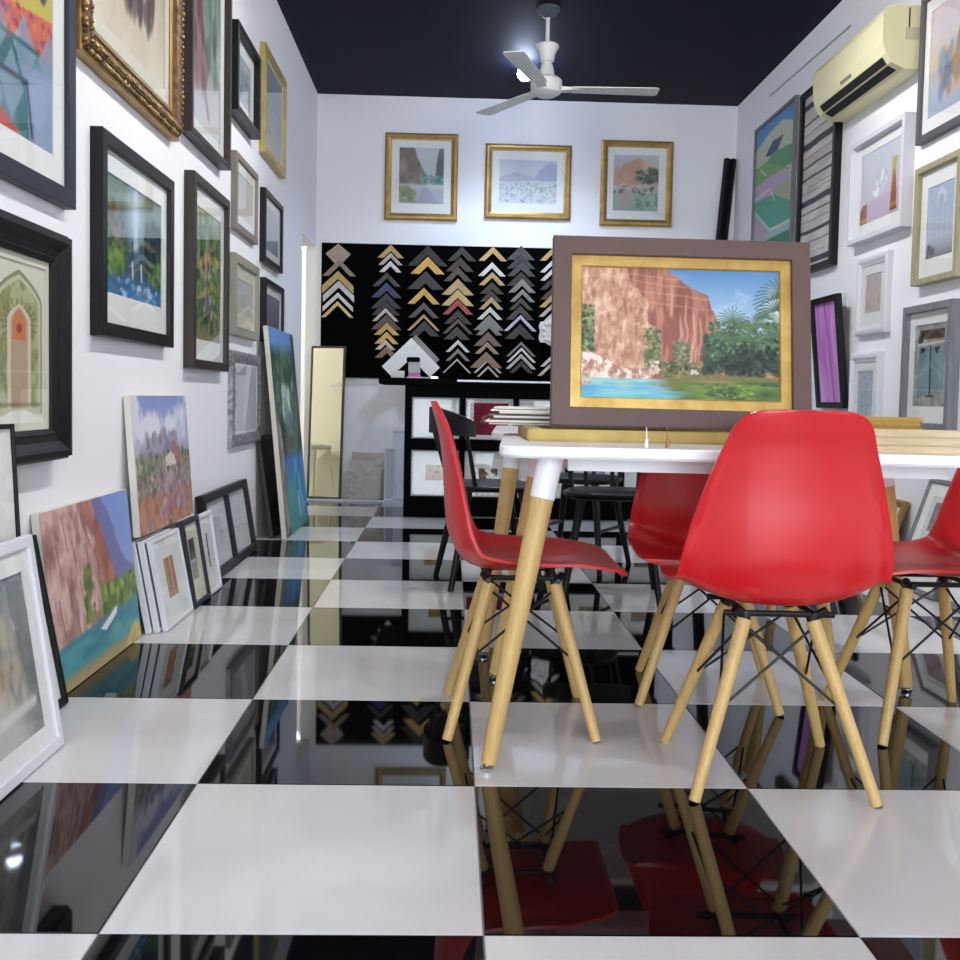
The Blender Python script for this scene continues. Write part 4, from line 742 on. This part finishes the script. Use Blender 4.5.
# ------------------------------------------------------------------ tables
def table(name, label, cx, cy, rz, W_, D_, splay, z=.74):
    t = thing(name, (cx, cy, 0), rz, label=label, cat='table')
    bm = bmesh.new(); r = .05; poly = []
    for sx, sy, q0 in ((1,1,0),(-1,1,90),(-1,-1,180),(1,-1,270)):
        for k in range(6):
            q = math.radians(q0+18*k); poly.append((sx*(W_/2-r)+r*math.cos(q), sy*(D_/2-r)+r*math.sin(q)))
    b0 = [bm.verts.new((x*.992, y*.99, z-.026)) for x, y in poly]; b1 = [bm.verts.new((x, y, z-.02)) for x, y in poly]; b2 = [bm.verts.new((x, y, z-.003)) for x, y in poly]; b3 = [bm.verts.new((x*.996, y*.995, z)) for x, y in poly]
    n = len(poly); bm.faces.new(b0[::-1]); bm.faces.new(b3)
    for A_, B_ in ((b0,b1),(b1,b2),(b2,b3)):
        for i in range(n): bm.faces.new((A_[i], A_[(i+1)%n], B_[(i+1)%n], B_[i]))
    obj('table_top', bm, WLAM, t)
    bm = bmesh.new(); ax, ay = W_/2-.16, D_/2-.15
    for x0, x1, y0, y1 in ((-ax,ax,-ay,-ay+.02),(-ax,ax,ay-.02,ay),(-ax,-ax+.02,-ay+.02,ay-.02),(ax-.02,ax,-ay+.02,ay-.02)): box(bm, x0, x1, y0, y1, z-.062, z-.026)
    obj('apron', bm, WLAM, t)
    for sx in (-1, 1):
        for sy in (-1, 1):
            fx, fy = sx*(W_/2+.013), sy*(D_/2-.03); tx, ty = fx-sx*splay, fy-sy*.07
            P = lambda q: (tx+(fx-tx)*q, ty+(fy-ty)*q, (z-.026)*(1-q))
            lg = tubeo('leg', P(.13), P(.975), .0275, .018, BEECH, t, 20)
            tubeo('leg_socket', P(.0), P(.135), .031, .029, WLAM, lg, 20)
            bm = bmesh.new(); lathe(bm, [(.014,0),(.016,.004),(.016,.01),(.008,.014),(.008,.022)], 16, (fx, fy, 0)); obj('glide', bm, CHROME, lg, smooth=True)
    return t
TZ = -.065
table('work_table', 'white topped table with beech legs carrying the framed canyon painting', .732, 2.537, TZ, 1.20, .80, .13)
table('work_table', 'white topped table with beech legs pushed behind the one with the painting', .705, 3.54, TZ, 1.10, .80, .09, .735)
# ------------------------------------------------------------------ red shell chairs
ROWS = [(.240,.411,.12,0),(.243,.414,.170,.001),(.230,.419,.203,.006),(.13,.420,.226,.022),(.02,.407,.234,.044),(-.08,.404,.232,.056),(-.150,.425,.230,.062),(-.190,.49,.226,.064),(-.203,.57,.213,.058),(-.208,.66,.188,.042),(-.220,.745,.159,.026),(-.232,.790,.142,.017),(-.238,.812,.126,.012),(-.242,.826,.098,.008),(-.244,.832,.05,.005)]
def cr(p0, p1, p2, p3, t): return tuple(.5*((2*b)+(-a+c)*t+(2*a-5*b+4*c-d)*t*t+(-a+3*b-3*c+d)*t**3) for a, b, c, d in zip(p0, p1, p2, p3))
def shell_mesh():
    rows = []
    for i in range(len(ROWS)-1):
        p = [ROWS[max(0, i-1)], ROWS[i], ROWS[i+1], ROWS[min(len(ROWS)-1, i+2)]]
        for k in range(4): rows.append(cr(*p, k/4))
    rows.append(ROWS[-1]); R_ = np.array(rows); d = np.gradient(R_[:, :2], axis=0); d /= np.linalg.norm(d, axis=1)[:, None]
    nrm = np.stack([d[:, 1], -d[:, 0]], 1)          # towards the sitter
    S = np.linspace(-1, 1, 25); bm = bmesh.new(); g = []
    for (y, z, wd, c), nn in zip(R_, nrm):
        line = []
        for s in S:
            q = (min(abs(s), .95)/.95)**2.4*c-max(0, abs(s)-.95)*.14*min(1, max(0, c-.022)/.02); line.append(bm.verts.new((wd*s, y+nn[0]*q, z+nn[1]*q)))
        g.append(line)
    for A_, B_ in zip(g, g[1:]):
        for i in range(len(S)-1): bm.faces.new((A_[i], A_[i+1], B_[i+1], B_[i]))
    bmesh.ops.recalc_face_normals(bm, faces=bm.faces)
    r = bmesh.ops.solidify(bm, geom=bm.faces[:], thickness=.007)
    return bm
RED_LABEL = None
def red_chair(label, cx, cy, rz, fx=.19, fy=.185):
    t = thing('shell_chair', (cx, cy, 0), rz, label=label, cat='chair', group='red shell chairs around the table')
    obj('shell', shell_mesh(), RED, t, smooth=True)
    tp = {}
    for sx in (-1, 1):
        for sy in (-1, 1):
            a = Vector((.075*sx, .085*sy, .372)); b = Vector((fx*sx, fy*sy, .0)); tp[(sx, sy)] = (a, b)
            lg = tubeo('leg', a, b+(a-b)*.006, .0165, .0125, BEECH, t, 16)
            tubeo('foot_pad', b+(a-b)*.006, b, .0115, .011, BLACKM, lg, 12)
            tubeo('steel_sleeve', a+(b-a)*.03, a+(a-b)*.03, .0125, .012, BLACKM, lg, 12)
    bm = bmesh.new()
    for sy in (-1, 1): tube(bm, (-.12, .088*sy, .386), (.12, .088*sy, .386), .007, n=8)
    for sx in (-1, 1): tube(bm, (.075*sx, -.1, .386), (.075*sx, .1, .386), .007, n=8)
    for sx in (-1, 1):
        for sy in (-1, 1): tube(bm, (.075*sx, .088*sy, .38), (.1*sx, .1*sy, .399), .010, n=8)
    obj('seat_bracket', bm, BLACKM, t, smooth=True)
    ks = [(-1,-1),(1,-1),(1,1),(-1,1)]
    for i in range(4):
        for a, b in ((ks[i], ks[(i+1) % 4]), (ks[(i+1) % 4], ks[i])):
            p0 = tp[a][0]+(tp[a][1]-tp[a][0])*.03; p1 = tp[b][0]+(tp[b][1]-tp[b][0])*.5
            tubeo('cross_brace', p0, p1, .0032, .0032, BLACKM, t, 8)
    return t
red_chair('red shell chair sideways at the table end nearest the leaning canvases', .19, 2.59, -PI/2)
red_chair('red shell chair tucked in under the table behind the framed canyon painting', .756, 2.84, math.radians(169))
red_chair('red shell chair drawn up facing the front of the framed canyon painting', .730, 2.218, math.radians(-2.5), .193)
red_chair('red shell chair sideways at the table end with the cream mouldings', 1.272, 2.585, PI/2)
# ------------------------------------------------------------------ black spindle chairs
def black_chair(label, cx, cy, rz):
    t = thing('spindle_chair', (cx, cy, 0), rz, label=label, cat='chair', group='black spindle-back chairs')
    bm = bmesh.new(); n = 28; rings = []
    for sc_, z in ((.86,.43),(.97,.436),(1,.447),(.98,.456),(.9,.46)):
        ring = []
        for i in range(n):
            q = 2*PI*i/n; c, s = math.cos(q), math.sin(q); e = (abs(c)**3+abs(s)**3)**(-1/3)
            ring.append(bm.verts.new((.215*sc_*c*e*(1-.06*(s < 0)), .205*sc_*s*e, z)))
        rings.append(ring)
    for A_, B_ in zip(rings, rings[1:]):
        for i in range(n): bm.faces.new((A_[i], A_[(i+1)%n], B_[(i+1)%n], B_[i]))
    bm.faces.new(rings[0][::-1]); bm.faces.new(rings[-1]); obj('seat', bm, BLKW, t, smooth=True)
    for sx in (-1, 1):
        for sy in (-1, 1): tubeo('leg', (.13*sx, .12*sy, .437), (.2*sx, .205*sy, 0), .019, .013, BLKW, t)
    for sx in (-1, 1): tubeo('stretcher', (.165*sx, -.165, .2), (.165*sx, .165, .2), .009, .009, BLKW, t)
    rail = lambda u: (.232*math.sin(u*1.35)/math.sin(1.35)*(1-.05*u*u), -.268+.20*(1-math.cos(u*1.35)), .742-.035*abs(u)**2)
    bm = bmesh.new(); g = []
    for i in range(21):
        u = -1+2*i/20; x, y, zc = rail(u); hh = .058*(1-.45*abs(u)**2.5); q = u*1.35; nx_, ny_ = -math.sin(q)*.9, math.cos(q); e = .011
        g.append([bm.verts.new(p) for p in ((x-nx_*e, y-ny_*e, zc-hh), (x+nx_*e, y+ny_*e, zc-hh), (x+nx_*e*.6, y+ny_*e*.6, zc+hh), (x-nx_*e, y-ny_*e, zc+hh))])
    for A_, B_ in zip(g, g[1:]):
        for i in range(4): bm.faces.new((A_[i], A_[(i+1)%4], B_[(i+1)%4], B_[i]))
    bm.faces.new(g[0]); bm.faces.new(g[-1][::-1]); obj('top_rail', bm, BLKW, t, smooth=True)
    for u in (-.85, -.45, 0, .45, .85):
        x, y, zc = rail(u); tubeo('spindle', (x*.84, y*.72+.01, .45), (x, y, zc-.02), .010, .008, BLKW, t, 10)
    return t
black_chair('black spindle-back chair standing apart at the counter side, its rail behind the sideways red chair', .18, 4.50, math.radians(-80))
black_chair('black spindle-back chair drawn up to the rear table, close behind its edge', .70, 4.22, math.radians(172))
black_chair('black spindle-back chair standing between the counter and the rear table chairs', .66, 5.0, math.radians(150))
# ------------------------------------------------------------------ on the table
ZT = .74
def onT(lx, ly, z=ZT):
    c, s = math.cos(TZ), math.sin(TZ); return Vector((.732+c*lx-s*ly, 2.537+s*lx+c*ly, z))
gw, gd = .80, .44
t = thing('empty_frame', onT(-.135, -.1), -.012, label='empty gold frame lying flat on the table under the canyon painting', cat='frame')
for x0, x1, y0, y1, ch in ((-gw/2, gw/2, 0, .045, 0), (-gw/2, gw/2, gd-.045, gd, 0), (-gw/2, -gw/2+.045, .045, gd-.045, 1), (gw/2-.045, gw/2, .045, gd-.045, 1)):
    boxo('rail', (x0, x1, y0, y1, 0, .03), mat('worn_gold', (186,160,92), .5, metal=.3, rgb2=(164,136,72), nscale=10), t, bevel=.004)
# framed canyon painting standing on the gold frame
zb = ZT+.030; Yp = 2.60
pa, pb = hit(552, 425.5, 1, Yp), hit(810, 432.5, 1, Yp)
picture('framed_painting', 'canyon cliffs, palms and lagoon painting in a brown frame with gold slip on the table', 'painting', pb[0]-pa[0]+.004, .512, .05, .035, FR_BOX, 0, a_main, ((pa[0]+pb[0])/2-.002, Yp+.02, zb), -.012, math.radians(-9), kind='flat', slip=(.03, SLIPG, .022), glass=False, roty=.006)
random.seed(12)
for i, (m, lab) in enumerate(((MOUNTG,'cream'),(MOUNT,'white'),(MDF,'brown'),(MOUNT,'white'),(mat('grey_board',(120,122,120),.8),'grey'),(MOUNTG,'cream'),(MOUNT,'white'),(MOUNTG,'cream'))):
    o = boxo('mount_sheet', (-.28, .28, -.115, .115, 0, .004+.002*(i % 2)), m); p = onT(-.36+random.uniform(-.014,.014)+.003*i, .315+random.uniform(-.01,.01), ZT+.031+i*.0062); o.location = p; o.rotation_euler.z = TZ+random.uniform(-.05,.05)
    finish(o, '%s mount sheet, %s from the bottom of the pile behind the canyon painting' % (lab, ORD[i]), 'mount sheet', 'mount sheets piled on the table')
CRM = mat('raw_cream_moulding', (214,194,160), .6, rgb2=(196,172,132), nscale=6, stretch=(2,30,30))
for i in range(3):
    o = boxo('moulding_length', (-.35, .35, -.03, .03, 0, .0175), CRM, bevel=.003); o.location = onT(.30+.01*i, -.345+.012*i, ZT+.0178*i); o.rotation_euler.z = TZ+(.0,.01,-.006)[i]
    finish(o, 'cream raw moulding length, %s in the stack of three along the table edge' % ('lowest','middle','topmost')[i], 'moulding', 'cream mouldings stacked on the table')
for i in range(3):
    L_ = hit(926-(i % 2)*3, 424, 1, 2.36); o = boxo('moulding_length', (-.42, 0, -.022, .022, 0, .0118), mat('ochre_gold', (170,134,60), .5, metal=.3), bevel=.004); o.location = (L_[0], 2.385, ZT+.042+.0122*i); o.rotation_euler.z = TZ+(.0,.012,-.01)[i]
    finish(o, 'gold moulding length, %s of three resting behind the cream stack' % ('lowest','middle','topmost')[i], 'moulding', 'gold mouldings stacked on the table')
o = boxo('wooden_block', (-.2, .12, -.035, .035, 0, .0415), CRM, bevel=.003); o.location = onT(.30, -.215, ZT); o.rotation_euler.z = TZ; finish(o, 'cream wooden block under the gold mouldings on the table', 'block')
for px, m, lab in ((646, MOUNT, 'white'), (667, FR_GOLD, 'brass')):
    p = hit(px, 447, 2, ZT+.002); bm = bmesh.new(); tube(bm, (0, 0, 0), (.002, .003, .02), .004, n=10); tube(bm, (.002, .003, .02), (.003, .016, .046), .0012, n=6)
    o = obj('hanging_hook', bm, m, smooth=True); o.location = (p[0], p[1], ZT); finish(o, 'tiny %s picture hook propped against the gold frame on the table' % lab, 'hook')
# ------------------------------------------------------------------ ceiling fan
fc = (.556, 6.29)
t = thing('ceiling_fan', (*fc, CEIL), label='white three-blade ceiling fan on a rod', cat='fan')
bm = bmesh.new(); lathe(bm, [(.075,0),(.075,-.012),(.05,-.04),(.02,-.06),(0,-.06)]); obj('canopy', bm, mat('smoky_canopy', (70,80,92), .25), t, smooth=True)
tubeo('rod', (0,0,-.05), (0,0,-.24), .013, .013, FANW, t, 16)
bm = bmesh.new(); lathe(bm, [(0,-.22),(.06,-.22),(.074,-.23),(.072,-.245),(.052,-.28),(.044,-.325),(.03,-.335),(.028,-.36),(0,-.36)]); obj('lower_canopy', bm, FANW, t, smooth=True)
bm = bmesh.new(); lathe(bm, [(0,-.335),(.036,-.345),(.046,-.385),(.05,-.415),(.075,-.425),(.098,-.445),(.1,-.49),(.09,-.52),(.055,-.54),(0,-.545)]); obj('motor_housing', bm, FANW, t, smooth=True)
for k, q in enumerate((-1, 123, 249)):
    bm = bmesh.new(); pts = [(.16,-.05),(.68,-.066),(.70,-.05),(.70,.05),(.68,.066),(.16,.05)]; tw = -math.tan(math.radians(3))
    a = [bm.verts.new((x, y, y*tw-.003)) for x, y in pts]; b = [bm.verts.new((x, y, y*tw+.003)) for x, y in pts]; n = len(pts)
    bm.faces.new(a[::-1]); bm.faces.new(b)
    for i in range(n): bm.faces.new((a[i], a[(i+1)%n], b[(i+1)%n], b[i]))
    bl = obj('blade', bm, FANW, t); bl.location = (0, 0, -.495); bl.rotation_euler.z = math.radians(q)
    bm = bmesh.new(); prism(bm, [(.09,-.012),(.2,-.006),(.2,.006),(.09,.012)], -.03, .03); obj('blade_arm', bm, FANW, bl)
# ------------------------------------------------------------------ air conditioner
t = thing('air_conditioner', (XR, 5.395, 2.507), -PI/2, label='yellowed wall air conditioner above the striped weaving', cat='air conditioner')
HW = .475; prof = [(0,0),(.10,0),(.165,.03),(.195,.075),(.21,.13),(.212,.26),(.195,.295),(.17,.305),(0,.305)]
def acbody(x0, x1, s=1.0):
    bm = bmesh.new(); a = [bm.verts.new((x0, -d*s, z)) for d, z in prof]; b = [bm.verts.new((x1, -d*s, z)) for d, z in prof]; n = len(prof)
    bm.faces.new(a); bm.faces.new(b[::-1])
    for i in range(n): bm.faces.new((a[i], a[(i+1)%n], b[(i+1)%n], b[i]))
    return bm
obj('casing', acbody(-HW+.02, HW-.02), ACM, t)
obj('end_cap', acbody(-HW, -HW+.02, 1.01), ACM, t); obj('end_cap', acbody(HW-.02, HW, 1.01), ACM, t)
DARK = mat('dark_vent', (14,13,12), .7)
def slot(x0, x1, d0, z0, d1, z1, name, m, off=.003):
    bm = bmesh.new(); nx_ = Vector((0, -(z1-z0), (d0-d1)*-1)).normalized(); vv = []
    n_ = Vector((0, -(z1-z0), -(d1-d0))).normalized()
    for o_ in (-.004, off):
        for x, d, z in ((x0,d0,z0),(x1,d0,z0),(x1,d1,z1),(x0,d1,z1)): vv.append(bm.verts.new(Vector((x, -d, z))+n_*o_))
    for f in ((0,1,2,3),(7,6,5,4),(0,4,5,1),(1,5,6,2),(2,6,7,3),(3,7,4,0)): bm.faces.new([vv[i] for i in f])
    obj(name, bm, m, t)
slot(-HW+.07, HW-.05, .118, .0083, .161, .0282, 'louver_slot', DARK); slot(-HW+.07, HW-.05, .168, .0345, .191, .069, 'louver_slot', DARK)
slot(-.08, .06, .198, .088, .204, .104, 'badge', mat('grey_badge', (120,122,110), .4))
boxo('side_label', (HW, HW+.001, -.10, -.02, .14, .20), mat('pale_label', (196,186,156), .7), t)
boxo('crack_line', (HW, HW+.0012, -.088, -.080, .2, .295), mat('dark_crack', (60,54,40), .8), t)
def slim(name, label, cat, p0, p1, r, m):
    bm = bmesh.new(); tube(bm, (0,0,0), Vector(p1)-Vector(p0), r, n=8); o = obj(name, bm, m, smooth=True); o.location = p0; return finish(o, label, cat)
a, b = hit(770,96,0,XR-.006), hit(850,26,0,XR-.006)
slim('wall_cable', 'thin pale cable running along the air conditioner wall under the ceiling', 'cable', tuple(a), tuple(b), .006, mat('pale_cable', (176,178,190), .6))
p = hit(845,300,0,XR); t = thing('wall_switch', (XR, p[1], p[2]), -PI/2, label='small white switch plate above the purple painting', cat='switch'); boxo('plate', (-.035,.035,-.01,0,-.04,.04), FR_WHITE, t, bevel=.002); boxo('rocker', (-.012,.012,-.014,-.009,-.02,.02), FR_WHITE, t, bevel=.001)
